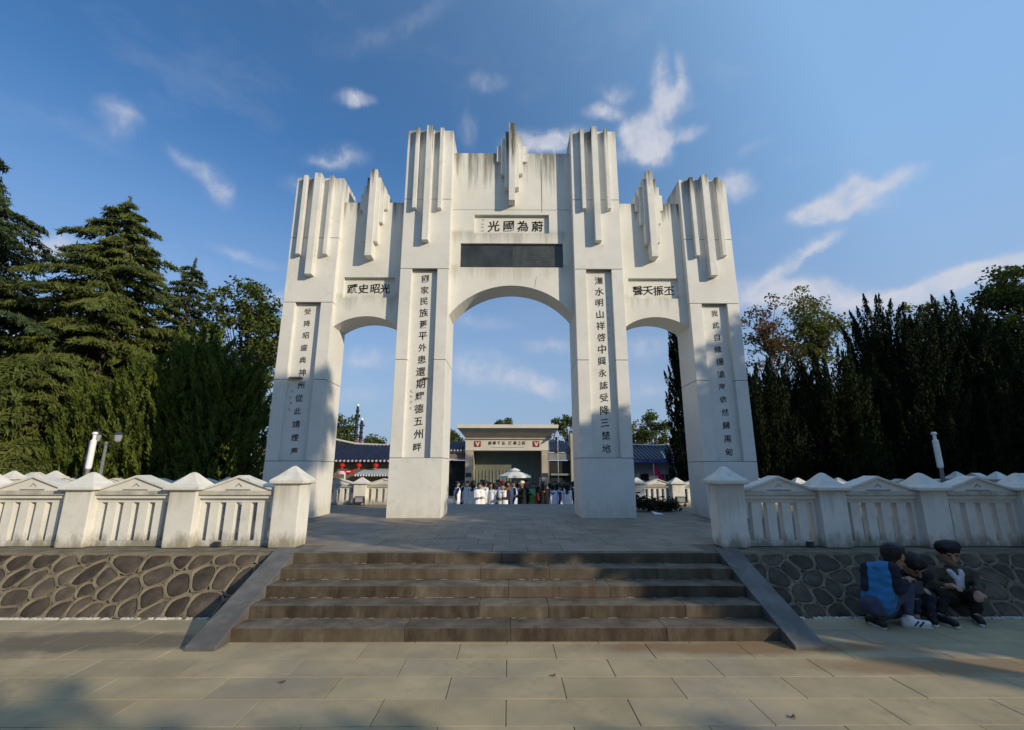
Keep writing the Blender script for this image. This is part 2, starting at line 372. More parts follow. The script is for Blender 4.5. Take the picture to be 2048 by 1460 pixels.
class MB:
    """collects shapes in plan units, then links them as one mesh object"""
    def __init__(s): s.v = []; s.f = []; s.smooth_from = None
    def add(s, vs, fs):
        n = len(s.v); s.v += [tuple(p) for p in vs]; s.f += [tuple(i + n for i in f) for f in fs]; return s
    def box(s, x0, x1, y0, y1, z0, z1):
        if x0 > x1: x0, x1 = x1, x0
        return s.add([(x0, y0, z0), (x1, y0, z0), (x1, y1, z0), (x0, y1, z0), (x0, y0, z1), (x1, y0, z1), (x1, y1, z1), (x0, y1, z1)],
                     [(0, 3, 2, 1), (4, 5, 6, 7), (0, 1, 5, 4), (1, 2, 6, 5), (2, 3, 7, 6), (3, 0, 4, 7)])
    def prism_y(s, poly, y0, y1):
        """polygon in XZ (counter-clockwise seen from the front, -Y) extruded along Y"""
        n = len(poly)
        vs = [(x, y0, z) for x, z in poly] + [(x, y1, z) for x, z in poly]
        fs = [tuple(range(n)), tuple(range(2 * n - 1, n - 1, -1))] + [((i + 1) % n, i, i + n, (i + 1) % n + n) for i in range(n)]
        return s.add(vs, fs)
    def prism_x(s, poly, x0, x1):
        n = len(poly)
        vs = [(x0, y, z) for y, z in poly] + [(x1, y, z) for y, z in poly]
        return s.add(vs, [tuple(range(n - 1, -1, -1)), tuple(range(n, 2 * n))] + [(i, (i + 1) % n, (i + 1) % n + n, i + n) for i in range(n)])
    def tube(s, pts, rad, n=8, cap=True):
        pts = [Vector(p) for p in pts]
        if not hasattr(rad, '__len__'): rad = [rad] * len(pts)
        rings = []
        for i, p in enumerate(pts):
            d = (pts[min(i + 1, len(pts) - 1)] - pts[max(i - 1, 0)]).normalized()
            a = d.orthogonal().normalized() if abs(d.z) < .9 else Vector((1, 0, 0)) - d * d.x
            a.normalize(); b = d.cross(a)
            rings.append([p + (a * math.cos(t) + b * math.sin(t)) * rad[i] for t in [2 * math.pi * k / n for k in range(n)]])
        vs = [q for r_ in rings for q in r_]; fs = []
        for i in range(len(rings) - 1):
            for k in range(n):
                fs.append((i * n + k, i * n + (k + 1) % n, (i + 1) * n + (k + 1) % n, (i + 1) * n + k))
        if cap: fs += [tuple(range(n - 1, -1, -1)), tuple(range((len(rings) - 1) * n, len(rings) * n))]
        return s.add(vs, fs)
    def lathe(s, c, prof, n=12):
        """prof: list of (radius, z) from bottom to top round the vertical through c"""
        vs = []; fs = []
        for r_, z in prof:
            vs += [(c[0] + r_ * math.cos(2 * math.pi * k / n), c[1] + r_ * math.sin(2 * math.pi * k / n), c[2] + z) for k in range(n)]
        for i in range(len(prof) - 1):
            for k in range(n): fs.append((i * n + k, i * n + (k + 1) % n, (i + 1) * n + (k + 1) % n, (i + 1) * n + k))
        fs += [tuple(range(n - 1, -1, -1)), tuple(range((len(prof) - 1) * n, len(prof) * n))]
        return s.add(vs, fs)
    def pyramid(s, x0, x1, y0, y1, z0, prof):
        """square cap: prof = [(shrink, z)] rings, closed at the top"""
        cx, cy = (x0 + x1) / 2, (y0 + y1) / 2; vs = []; fs = []
        for k, z in prof:
            hx, hy = (x1 - x0) / 2 * k, (y1 - y0) / 2 * k
            vs += [(cx - hx, cy - hy, z), (cx + hx, cy - hy, z), (cx + hx, cy + hy, z), (cx - hx, cy + hy, z)]
        m = len(prof)
        for i in range(m - 1):
            for k in range(4): fs.append((i * 4 + k, i * 4 + (k + 1) % 4, (i + 1) * 4 + (k + 1) % 4, (i + 1) * 4 + k))
        fs += [(3, 2, 1, 0), tuple(range((m - 1) * 4, m * 4))]
        return s.add(vs, fs)
    def mesh(s, name, m, bevel=0., smooth=False, center=None):
        v = np.array(s.v, float) * U
        lo, hi = v.min(0), v.max(0)
        c = np.array([(lo[0] + hi[0]) / 2, (lo[1] + hi[1]) / 2, lo[2]]) if center is None else np.array(center) * U
        me = bpy.data.meshes.new(name)
        me.from_pydata((v - c).tolist(), [], s.f)
        if bevel:
            bm = bmesh.new(); bm.from_mesh(me)
            bmesh.ops.remove_doubles(bm, verts=bm.verts, dist=1e-5)
            es = [e for e in bm.edges if len(e.link_faces) == 2 and e.calc_face_angle(0) > .5]
            bmesh.ops.bevel(bm, geom=es, offset=bevel * U, segments=2, profile=.6, affect='EDGES', clamp_overlap=True)
            bm.to_mesh(me); bm.free()
        if smooth: me.polygons.foreach_set('use_smooth', [True] * len(me.polygons))
        for x in (m if isinstance(m, (list, tuple)) else [m]): me.materials.append(x)
        return me, Vector(c)
    def build(s, name, m, parent=None, bevel=0., smooth=False, label=None, cat=None, group=None, kind=None):
        me, c = s.mesh(name, m, bevel, smooth)
        o = link(bpy.data.objects.new(name, me))
        place(o, c, parent)
        return tag(o, label, cat, group, kind)

def inst(name, me, loc, parent=None, rot=None, **k):
    """another object on shared mesh data; loc in plan units"""
    o = link(bpy.data.objects.new(name, me))
    place(o, Vector(loc) * U, parent)
    if rot: o.rotation_euler = rot
    return tag(o, **k)

def copy_tree(o, parent=None, dw=Vector((0, 0, 0))):
    c = o.copy(); link(c)
    WPOS[c.name] = WPOS[o.name] + dw
    if parent is not None: c.parent = parent
    for ch in list(o.children): copy_tree(ch, c, dw)
    return c

GLY = {}
def glyph(ch, bold=.012, m=None):
    k = (ch, bold, m.name)
    if k in GLY: return GLY[k]
    cu = bpy.data.curves.new('glyph', 'FONT'); cu.body = ch; cu.align_x = 'CENTER'; cu.align_y = 'CENTER'
    cu.resolution_u = 3; cu.offset = bold
    o = bpy.data.objects.new('glyph', cu); COL.objects.link(o)
    bpy.context.view_layer.update()
    dg = bpy.context.evaluated_depsgraph_get()
    me = bpy.data.meshes.new_from_object(o.evaluated_get(dg), depsgraph=dg)
    bpy.data.objects.remove(o)
    v = np.array([x.co[:] for x in me.vertices])
    c = (v.min(0) + v.max(0)) / 2; v -= c
    sd = sum(ord(x) for x in ch)
    for p in v:                                            # brush-written look: slant, swing, uneven stroke
        q = Vector((p[0] * 2.2 + sd * .37, p[1] * 2.2, sd * .11))
        n = mnoise.noise_vector(q)
        n2 = mnoise.noise_vector(q * 3.4)
        p[0] += .032 * n.x + .010 * n2.x; p[1] += .032 * n.y + .010 * n2.y + .10 * p[0]
    for i, p in enumerate(v): me.vertices[i].co = (p[0], p[1], 0)
    me.name = 'character'; me.materials.clear(); me.materials.append(m)
    bm = bmesh.new(); bm.from_mesh(me)                      # a little thickness
    r_ = bmesh.ops.extrude_face_region(bm, geom=bm.faces[:])
    bmesh.ops.translate(bm, verts=[e for e in r_['geom'] if isinstance(e, bmesh.types.BMVert)], vec=(0, 0, .02))
    bmesh.ops.recalc_face_normals(bm, faces=bm.faces[:])
    bm.to_mesh(me); bm.free()
    GLY[k] = me
    return me

def write(ch, loc, size, parent, m=None, bold=.006, name='character'):
    o = inst(name, glyph(ch, bold, m or ink), loc, parent, rot=(math.pi / 2, 0, 0))
    o.scale = (size * U,) * 3
    o.rotation_euler[1] = random.uniform(-.05, .05)
    return o

# ------------------------------------------------------------------ ground, plazas, stairs
H5 = .6867; RH = .13733; TR = .345; YS = 5.615; ZB = -.6
MB().add([(-400, -120, ZB - .05), (400, -120, ZB - .05), (400, 700, ZB - .05), (-400, 700, ZB - .05)], [(0, 1, 2, 3)]).build('ground', soil, kind='structure')
MB().box(-32, 32, 16.75, 62, ZB - .04, ZB).build('rear_plaza', asphalt, kind='structure')
low = MB().box(-34, 34, -34, 7.6, ZB, -.012).build('lower_plaza', paving_base, kind='structure')
pw, pd = 1.0, .4131
pm, _ = MB().box(-pw / 2 + .003, pw / 2 - .003, -pd / 2 + .003, pd / 2 - .003, -.08, 0).mesh('paving_slab', paving, bevel=.004, center=(0, 0, 0))
for r in range(-4, 11):
    y = 5.1425 + pd / 2 + .4131 - pd * (r + 1)
    y = 5.1425 - (r - .5) * pd
    if y > 6.85 or y < 1.2: continue
    off = 0 if (r % 2) else .5
    for i in range(-9, 10):
        x = -.018 + i * pw + off + .5
        if abs(x) > 1.15 * y + 2.2: continue
        inst('paving_slab', pm, (x, y, random.uniform(-.0015, .0015)), low, rot=(random.uniform(-.001, .001), random.uniform(-.001, .001), 0))
# beyond the loose slabs the same paving goes on as one sheet
MB().box(-34, 34, -34, 1.05, -.011, -.004).build('far_paving', paving, low)

up = MB().box(-15.7, 15.7, 7.13, 16.62, ZB, H5 - .01).build('upper_plaza', plaza_base, kind='structure')
sw, sd = .52, .62
sm, _ = MB().box(-sw / 2 + .003, sw / 2 - .003, -sd / 2 + .003, sd / 2 - .003, -.05, 0).mesh('paving_slab', plaza_stone, bevel=.003, center=(0, 0, 0))
for r in range(8):
    y = 7.14 + sd * (r + .5)
    for i in range(-9, 10):
        x = .02 + i * sw + (sw / 2 if r % 2 else 0)
        if abs(x) > 4.6 or (y < 7.85 and abs(x - .02) > 3.05): continue
        inst('paving_slab', sm, (x, y, H5 + random.uniform(-.0015, .0015)), up, rot=(random.uniform(-.0015, .0015), random.uniform(-.0015, .0015), 0))
MB().box(-15.6, 15.6, 7.14 + 8 * sd, 16.6, H5 - .0095, H5 - .002).build('rear_paving', plaza_stone, up)

st = tag(link(bpy.data.objects.new('staircase', None)), kind='structure'); WPOS[st.name] = Vector((0, YS * U, 0)); st.location = WPOS[st.name]
joints = {0: [-1.15, .02, 1.75], 1: [-2.05, -.35, .47, 2.1], 2: [-1.18, .0, 1.28], 3: [-1.95, -.38, .55, 2.0], 4: [-2.0, -1.05, -.1, 1.35]}
darkset = {(0, 1), (0, 2), (0, 3), (1, 0), (1, 1), (1, 3), (2, 0), (2, 3), (4, 1)}
for i in range(5):
    xs = [-3.2] + joints[i] + [3.16]
    for j in range(len(xs) - 1):
        y0 = YS + i * TR; y1 = y0 + TR + .1 if i < 4 else 7.128
        MB().box(xs[j] + .0015, xs[j + 1] - .0015, y0 + random.uniform(-.003, .003), y1, i * RH + (.001 if i else -.01), (i + 1) * RH + random.uniform(-.002, .002) - (.0 if i < 4 else .002)).build(
            'step_block', step_stone_dark if (i, j) in darkset else step_stone, st, bevel=.006)
for x0, x1 in ((-3.369, -3.051), (3.009, 3.335)):
    MB().prism_x([(5.35, -.01), (7.129, -.01), (7.129, .735), (5.35, .045)], x0, x1).build('stringer_slab', stringer_mat, st, bevel=.008)

lime_ = mat('lime crust on steps', (.24, .21, .16), .9, .2, 15, .4, 40)
cr_ = MB()
for i in range(1, 5):
    x = -3.0
    while x < 2.9:
        w = random.uniform(.02, .14)
        if random.random() < .42:
            d = random.uniform(.006, .016); cr_.pyramid(x, x + w, YS + i * TR - d, YS + i * TR + .01, i * RH, [(1, i * RH - .001), (.8, i * RH + random.uniform(.001, .004)), (.3, i * RH + .005)])
        x += w * random.uniform(.9, 1.6)
cr_.build('lime_crust', lime_, st, kind='stuff')

# ------------------------------------------------------------------ sloping stone walls under the balustrades
def clip(poly, p, n):
    out = []
    for i in range(len(poly)):
        a, b = poly[i], poly[(i + 1) % len(poly)]
        da = (a[0] - p[0]) * n[0] + (a[1] - p[1]) * n[1]; db = (b[0] - p[0]) * n[0] + (b[1] - p[1]) * n[1]
        if da <= 0: out.append(a)
        if da * db < 0:
            t = da / (da - db); out.append((a[0] + (b[0] - a[0]) * t, a[1] + (b[1] - a[1]) * t))
    return out

def resample(poly, n):
    P = [np.array(p) for p in poly]; Ls = [np.linalg.norm(P[(i + 1) % len(P)] - P[i]) for i in range(len(P))]; T = sum(Ls); out = []
    for k in range(n):
        d = T * k / n
        for i, l in enumerate(Ls):
            if d <= l or i == len(Ls) - 1: out.append(P[i] + (P[(i + 1) % len(P)] - P[i]) * (d / max(l, 1e-9))); break
            d -= l
    return out

def stone_wall(xa, xb, label, side):
    g = empty('stone_wall', ((xa + xb) / 2, 6.42, 0), label, 'stone wall', 'stone walls beside the stairs')
    B0, B1, Z1 = 6.42, 7.10, H5 - .012
    sl_ = math.hypot(B1 - B0, Z1)
    ey = np.array([0, (B1 - B0) / sl_, Z1 / sl_]); en = np.array([0, -Z1 / sl_, (B1 - B0) / sl_])
    def P3(u, v, h): return np.array([u, B0, 0]) + ey * v + en * h
    MB().prism_x([(B0, -.02), (7.5, -.02), (7.5, Z1 - .02), (B1 + .012, Z1 - .02)], xa, xb).build('wall_core', mortar, g)
    MB().prism_x([(B1 - .035, Z1 - .03), (7.6, Z1 - .03), (7.6, Z1 + .004), (B1 - .02, Z1 + .004)], xa, xb).build('ledge', ledge_mat, g, bevel=.006)
    pts = []
    nx = int((xb - xa) / .31); rows = 4
    for r in range(rows):
        for i in range(nx + 1):
            pts.append((xa + (i + (.5 if r % 2 else 0) + random.uniform(-.36, .36)) * .31, (r + .5 + random.uniform(-.36, .36)) * (sl_ / rows)))
    pts = [p for p in pts if random.random() > .12]
    pts += [(random.uniform(xa, xb), random.uniform(.08, sl_ - .08)) for _ in range(int(len(pts) * .22))]
    keep = []
    for p in pts:
        if all(math.dist(p, q) > .15 for q in keep): keep.append(p)
    pts = keep
    mo = MB()
    seg = 14
    for i, p in enumerate(pts):
        # stones lean and stretch: a skewed metric
        poly = [(xa, .0), (xb, .0), (xb, sl_ - .03), (xa, sl_ - .03)]
        for j, q in enumerate(pts):
            if i == j or abs(q[0] - p[0]) > 1.3: continue
            n = (q[0] - p[0] - .03 * (q[1] - p[1]), (q[1] - p[1]) - .03 * (q[0] - p[0])); 
            poly = clip(poly, ((p[0] + q[0]) / 2, (p[1] + q[1]) / 2), n)
            if len(poly) < 3: break
        if len(poly) < 3: continue
        A = .5 * sum(poly[k][0] * poly[(k + 1) % len(poly)][1] - poly[(k + 1) % len(poly)][0] * poly[k][1] for k in range(len(poly)))
        if A < .012: continue
        c = np.mean(np.array(resample(poly, 40)), 0)
        rp = resample(poly, seg * 2)
        for _ in range(5): rp = [.25 * rp[k - 1] + .5 * rp[k] + .25 * rp[(k + 1) % len(rp)] for k in range(len(rp))]
        rp = rp[::2]
        w = random.uniform(.013, .028)
        inner = []
        for q in rp:
            d = q - c; l = np.linalg.norm(d); inner.append(c + d * max(.3, (l - w) / l))
        outer = resample(poly, seg)
        # align outer start with inner start
        s0 = min(range(seg), key=lambda k: np.linalg.norm(outer[k] - rp[0])); outer = outer[s0:] + outer[:s0]
        mid = [.45 * inner[k] + .55 * outer[k] for k in range(seg)]
        n0 = len(mo.v)
        hb = .014
        for ring, h in ((outer, hb), (mid, hb + .004), (inner, -.006)):
            for q in ring:
                hh = h + .006 * mnoise.noise(Vector((q[0] * 9, q[1] * 9, side)))
                mo.v.append(tuple(P3(q[0], q[1], hh if h > 0 else h)))
        for a in range(2):
            for k in range(seg):
                mo.f.append((n0 + a * seg + k, n0 + a * seg + (k + 1) % seg, n0 + (a + 1) * seg + (k + 1) % seg, n0 + (a + 1) * seg + k))
        sb = MB(); tilt = random.uniform(-.02, .02); tilt2 = random.uniform(-.02, .02); dome = random.uniform(.004, .016)
        vs = []
        for f, h in ((1.0, -.02), (.97, -.001), (.86, .35 * dome), (.5, .9 * dome)):
            for q in inner:
                r_ = c + (q - c) * f
                vs.append(P3(r_[0], r_[1], h + .007 * mnoise.noise(Vector((r_[0] * 5.5, r_[1] * 5.5, 8.1))) * (h > -.01) + (tilt * (r_[0] - c[0]) + tilt2 * (r_[1] - c[1])) * (h > -.01) + .004 * mnoise.noise(Vector((r_[0] * 14, r_[1] * 14, 3.3)))))
        vs.append(P3(c[0], c[1], dome))
        fs = []
        for a in range(3):
            for k in range(seg): fs.append((a * seg + k, a * seg + (k + 1) % seg, (a + 1) * seg + (k + 1) % seg, (a + 1) * seg + k))
        fs += [(3 * seg + k, 3 * seg + (k + 1) % seg, 4 * seg) for k in range(seg)]
        sb.add(vs, fs)
        sb.build('stone', wall_stone, g, smooth=True)
    mo.build('mortar_joints', mortar, g, smooth=True, kind='stuff')
    # lime crust along the foot
    lm = MB(); x = xa
    while x < xb - .05:
        w = random.uniform(.03, .12)
        if random.random() < .8:
            lm.pyramid(x, x + w, 6.385 + random.uniform(-.012, .01), 6.44, -.004, [(1, -.004), (.8, random.uniform(.004, .018)), (.3, .02)])
        x += w * .9
    lm.build('lime_crust', lime, g, kind='stuff')
    return g
stone_wall(-9.8, -3.40, 'sunlit wall of dark rounded stones in pale mortar left of the stairs', 1.7)
stone_wall(3.36, 9.8, 'shaded wall of dark stones behind the sitting boys right of the stairs', 5.1)
for x, lb in ((-4.47, 'small black drain hole block under the left balustrade'), (4.66, 'small black drain hole block under the right balustrade')):
    d = MB().box(x - .042, x + .042, 7.50, 7.57, H5 + .0045, H5 + .074).build('drain_outlet', metal_dark, None, label=lb, cat='drain outlet')

# ------------------------------------------------------------------ balustrades
class Piece: pass
def post_meshes():
    P = Piece()
    hw, hd = .208, .20
    P.shaft, _ = MB().box(-hw, hw, -hd, hd, 0, .845).mesh('post', white_post, bevel=.012, center=(0, 0, 0))
    e = .068
    P.cap, _ = MB().pyramid(-hw - e, hw + e, -hd - e, hd + e, .845, [(.90, .838), (1, .85), (1, .892), (.74, .936), (.46, 1.008), (.17, 1.092), (.06, 1.112)]).mesh('cap', cap_mat, bevel=.006, center=(0, 0, 0))
    P.eshaft, _ = MB().box(-.205, .205, -.20, .20, 0, .943).mesh('post', white_post, bevel=.016, center=(0, 0, 0))
    P.ecap, _ = MB().pyramid(-.262, .262, -.257, .257, .94, [(.93, .935), (1, .948), (1, .996), (.62, 1.078), (.16, 1.192), (.05, 1.213)]).mesh('cap', cap_mat, bevel=.008, center=(0, 0, 0))
    return P
PM = post_meshes()
PANEL = {}
def panel_meshes(w):
    k = round(w, 2)
    if k in PANEL: return PANEL[k]
    P = Piece(); h = w / 2
    ns = 5; slot = .095; stile = .055; bw = (w - 2 * stile - ns * slot) / (ns - 1)
    P.base, _ = MB().box(-h, h, -.055, .055, 0, .082).mesh('base_rail', white_rail, bevel=.006, center=(0, 0, 0))
    b = MB().box(-h, h, -.055, .055, .652, .712); b.box(-h, -h + stile, -.055, .055, .0822, .6518); b.box(h - stile, h, -.055, .055, .0822, .6518)
    P.frame, _ = b.mesh('panel_frame', white_rail, bevel=.004, center=(0, 0, 0))
    P.bal, _ = MB().box(-bw / 2, bw / 2, -.055, .055, .0822, .6518).mesh('baluster', white_rail, bevel=.006, center=(0, 0, 0))
    P.balx = [-h + stile + slot + bw / 2 + i * (slot + bw) for i in range(ns - 1)]
    P.rail, _ = MB().box(-h, h, -.115, .115, .715, .764).mesh('lower_rail', white_rail, bevel=.006, center=(0, 0, 0))
    P.band, _ = MB().box(-h, h, -.15, .15, .766, .828).mesh('upper_rail', rail_dirty, bevel=.008, center=(0, 0, 0))
    H = .59 if w > 1.1 else h + .01
    def roofline(x, z0, z1):                                # gently swept gable
        t = 1 - abs(x) / H; return z0 + (z1 - z0) * (t ** 1.12)
    xs = [-H + 2 * H * i / 16 for i in range(17)]
    P.ped, _ = MB().prism_y([(-H, .83)] + [(H, .83)] + [(x, roofline(x, .845, 1.035)) for x in xs[::-1]], -.115, .115).mesh('pediment', white_rail, center=(0, 0, 0))
    c = MB(); up_ = [(x, roofline(x, .862, 1.066)) for x in xs]; lo_ = [(x, roofline(x, .832, 1.030)) for x in xs]
    for y0, y1 in ((-.15, .15),):
        n = len(xs); vs = []
        for y in (y0, y1): vs += [(x, y, z) for x, z in lo_] + [(x, y, z) for x, z in up_]
        fs = []
        for i in range(n - 1):
            fs += [(i, i + 1, n + i + 1, n + i), (2 * n + i + 1, 2 * n + i, 3 * n + i, 3 * n + i + 1), (n + i, n + i + 1, 3 * n + i + 1, 3 * n + i), (i + 1, i, 2 * n + i, 2 * n + i + 1)]
        fs += [(0, n, 3 * n, 2 * n), (n - 1, 3 * n - 1, 4 * n - 1, 2 * n - 1)]
        c.add(vs, fs)
    P.coping, _ = c.mesh('coping', cap_mat, center=(0, 0, 0))
    e = MB(); e.prism_y([(-.052, .895), (-.035, .895), (.004, .934), (-.004, .944)], -.123, -.1155); e.prism_y([(.004, .934), (.052, .889), (.052, .906), (-.002, .95)], -.1235, -.1155)
    P.emblem, _ = e.mesh('chevron', mat('emblem grey', (.33, .32, .29), .8, .1, 9), center=(0, 0, 0))  # chevron in a flat grey, darker than the pediment
    P.slit, _ = MB().box(-.19, .19, -.1265, -.1155, .842, .852).mesh('slit', groove, center=(0, 0, 0))
    PANEL[k] = P
    return P

def add_panel(g, x, y, z, w, rz=0., detail=True):
    P = panel_meshes(w); r = (0, 0, rz); ca, sa = math.cos(rz), math.sin(rz)
    for n, me in (('base_rail', P.base), ('panel_frame', P.frame), ('lower_rail', P.rail), ('upper_rail', P.band), ('coping', P.coping)):
        inst(n, me, (x, y, z), g, r)
    pd_ = inst('pediment', P.ped, (x, y, z), g, r)
    if detail:
        inst('chevron', P.emblem, (0, 0, 0), None, None).parent = pd_
        inst('slit', P.slit, (0, 0, 0), None, None).parent = pd_
    for bx in P.balx: inst('baluster', P.bal, (x + bx * ca, y + bx * sa, z), g, r)

def add_post(g, x, y, z, end=False, rz=0.):
    s = inst('post', PM.eshaft if end else PM.shaft, (x, y, z), g, (0, 0, rz))
    c = inst('cap', PM.ecap if end else PM.cap, (0, 0, 0), None); c.parent = s

def balustrade(label, pts, z, end0=False, group='white balustrades round the upper plaza', detail=True):
    """posts at pts (x, y); a panel between each neighbouring pair"""
    g = empty('balustrade', (*pts[0], z), label, 'balustrade', group)
    for i, p in enumerate(pts):
        q = pts[min(i + 1, len(pts) - 1)]; o = pts[max(i - 1, 0)]
        rz = math.atan2(q[1] - o[1], q[0] - o[0])
        if abs(rz) > math.pi / 2: rz -= math.copysign(math.pi, rz)
        add_post(g, p[0], p[1], z, end0 and i == 0, rz)
        if i < len(pts) - 1:
            a = math.atan2(q[1] - p[1], q[0] - p[0]); d = math.dist(p, q)
            if abs(a) > math.pi / 2 + .01: a -= math.copysign(math.pi, a)
            w = d - .41 if abs(p[1] - q[1]) < .1 else d - .40
            add_panel(g, (p[0] + q[0]) / 2, (p[1] + q[1]) / 2, z, w, a, detail)
    return g
YF = 7.62
balustrade('sunlit white balustrade left of the stairs with pointed caps', [(-3.437, YF), (-5.035, YF), (-6.64, YF), (-8.24, YF), (-9.84, YF)], H5, True)
balustrade('shaded bluish white balustrade right of the stairs above the sitting boys', [(3.475, YF), (5.05, YF), (6.634, YF), (8.22, YF), (9.8, YF)], H5, True)
YR = 16.3
balustrade('distant white balustrade seen through the left arch and behind the left trees', [(-3.5 - 1.52 * i, YR) for i in range(9)], H5).scale = (1, 1, .81)
balustrade('distant white balustrade seen through the right arch beside the wreath', [(4.4, YR), (5.75, YR)] + [(5.75 + 1.4 * i, YR) for i in range(1, 8)], H5).scale = (1, 1, .81)
balustrade('white balustrade running back along the left edge of the plaza', [(-15.5, 9.5 + 1.36 * i) for i in range(6)], H5)
balustrade('white balustrade running back along the right edge of the plaza', [(15.5, 9.5 + 1.36 * i) for i in range(6)], H5)

# ------------------------------------------------------------------ memorial gate
gate = empty('memorial_gate', (.07, 12.4, H5), 'tall white memorial gate with three arches, ribbed pillars and black Chinese inscriptions', 'memorial gate')
YI, YO, YPN = 11.862, 11.987, 12.17
YIR, YOR, YPR = 13.205, 13.08, 13.02
GX = .07
ZO = dict(top=10.165, j1=8.2545, j2=6.32, j3=4.16, j4=2.05)
ZI = dict(top=11.697, j1=9.415, j2=7.27, j3=4.68, j4=2.13)
def pillar(cx, hw, yf, yr, Z, rw, m, ribs, rm):
    x0, x1 = cx - hw, cx + hw
    g = .007
    b = MB()
    rd = .13
    b.box(x0, x1, yf, yr, H5 - .02, Z['j4'] - g)
    for za, zb in ((Z['j4'] + g, Z['j3'] - g), (Z['j3'] + g, Z['j2'] - g)):
        b.box(x0, cx - rw, yf, yr, za, zb); b.box(cx + rw, x1, yf, yr, za, zb)
    b.box(x0, x1, yf, yr, Z['j2'] + g, Z['j1'] - g)
    b.box(x0, x1, yf, yr, Z['j1'] + g, Z['top'])
    p = b.build('pillar', m, gate, bevel=.010)
    MB().box(cx - rw - .001, cx + rw + .001, yf + rd, yr - .05, Z['j4'] - g + .003, Z['j2'] + g - .003).build('inscription_recess', m, p)
    jb = MB()
    for k in ('j4', 'j2', 'j1'): jb.box(x0 + .02, x1 - .02, yf + .02, yr - .02, Z[k] - g - .002, Z[k] + g + .002)
    jb.box(x0 + .02, cx - rw - .004, yf + .02, yr - .02, Z['j3'] - g - .002, Z['j3'] + g + .002); jb.box(cx + rw + .004, x1 - .02, yf + .02, yr - .02, Z['j3'] - g - .002, Z['j3'] + g + .002)
    jb.build('joint', groove, p)
    for dx, hwr, pr, zb, zt in ribs:
        MB().box(cx + dx - hwr, cx + dx + hwr, yf - pr, yr + pr * .8, zb, zt).build('rib', rm, p, bevel=.010)
    return p
ri = [(-.357, .053, .15, 9.055, 11.68), (0, .088, .2, 8.04, 11.715), (.357, .053, .15, 9.055, 11.68)]
ro = [(-.375, .056, .15, 7.69, 10.16), (0, .097, .2, 7.07, 10.205), (.375, .056, .15, 7.69, 10.16)]
PIL = {}
for k, cx, hw in (('in_l', GX - 2.41, .672), ('in_r', GX + 2.41, .672)):
    PIL[k] = pillar(cx, hw, YI, YIR, ZI, .352, white_pillar_in, ri, rib_in)
for k, cx, hw in (('out_l', GX - 5.588, .682), ('out_r', GX + 5.588, .682)):
    PIL[k] = pillar(cx, hw, YO, YOR, ZO, .352, white_pillar_out, ro, rib_out)

def arc(cx, half, zs, za, n=24):
    s_ = za - zs; Rr = (half * half + s_ * s_) / (2 * s_); zc = za - Rr
    a0 = math.asin(half / Rr)
    return [(cx + Rr * math.sin(t), zc + Rr * math.cos(t)) for t in [-a0 + 2 * a0 * i / n for i in range(n + 1)]]

def wall_panel(cx, half, zs, za, ztop, recs, m, fin, groove_z=None):
    """arched wall between two pillars; recs = list of (x0, x1, z0, z1, depth) recesses from the bottom up"""
    b = MB(); x0, x1 = cx - half, cx + half
    a = arc(cx, half, zs, za)
    z0 = recs[0][2]
    b2 = MB()
    n = len(a)                                              # arched band as strips so every face stays convex
    vs = [(x, YPN, z) for x, z in a] + [(x, YPN, z0) for x, z in a] + [(x, YPR, z) for x, z in a] + [(x, YPR, z0) for x, z in a]
    fs = []
    for i in range(n - 1):
        fs += [(i, i + 1, n + i + 1, n + i), (2 * n + i + 1, 2 * n + i, 3 * n + i, 3 * n + i + 1), (i + 1, i, 2 * n + i, 2 * n + i + 1), (n + i, n + i + 1, 3 * n + i + 1, 3 * n + i)]
    b.add(vs, fs)
    z = z0
    for (rx0, rx1, rz0, rz1, dep) in recs:
        if rz0 > z: b.box(x0, x1, YPN, YPR, z, rz0)
        b.box(x0, rx0, YPN, YPR, rz0, rz1); b.box(rx1, x1, YPN, YPR, rz0, rz1); b.box(rx0, rx1, YPN + dep, YPR, rz0, rz1)
        z = rz1
    if groove_z:
        b.box(x0, x1, YPN, YPR, z, groove_z - .008); b.box(x0 + .01, x1 - .01, YPN + .02, YPR - .02, groove_z - .008, groove_z + .008); b.box(x0, x1, YPN, YPR, groove_z + .008, ztop)
    else: b.box(x0, x1, YPN, YPR, z, ztop)
    p = b.build('arch_wall', m, gate)
    for dx, w, pr, zb, zt in fin:
        for sgn in ((1, -1) if dx else (1,)):
            MB().box(cx + sgn * dx - w / 2, cx + sgn * dx + w / 2, YPN - pr, YPR + pr * .6, zb, zt).build('fin', fin_mid if abs(cx) < 1 else fin_side, p, bevel=.008)
    return p
finS = [(0, .188, .31, 7.66, 10.38), (.146, .100, .225, 8.13, 10.16), (.248, .098, .145, 8.77, 9.95), (.352, .104, .075, 9.22, 9.72)]
finC = [(0, .180, .31, 9.40, 11.98), (.150, .116, .225, 9.87, 11.745), (.266, .112, .145, 10.365, 11.56), (.390, .134, .075, 10.83, 11.355)]
PW = {}
for k, cx in (('l', GX - 4.013), ('r', GX + 4.013)):
    PW[k] = wall_panel(cx, .92, 5.66, 5.985, 9.49, [(cx - .715, cx + .715, 6.53, 7.14, .10)], white_panel_side, finS)
PW['c'] = wall_panel(GX, 1.738, 6.03, 6.905, 11.165, [(GX - 1.47, GX + 1.47, 7.455, 8.20, .11), (GX - 1.085, GX + 1.085, 8.515, 9.115, .10)], white_panel_mid, finC, 9.27)
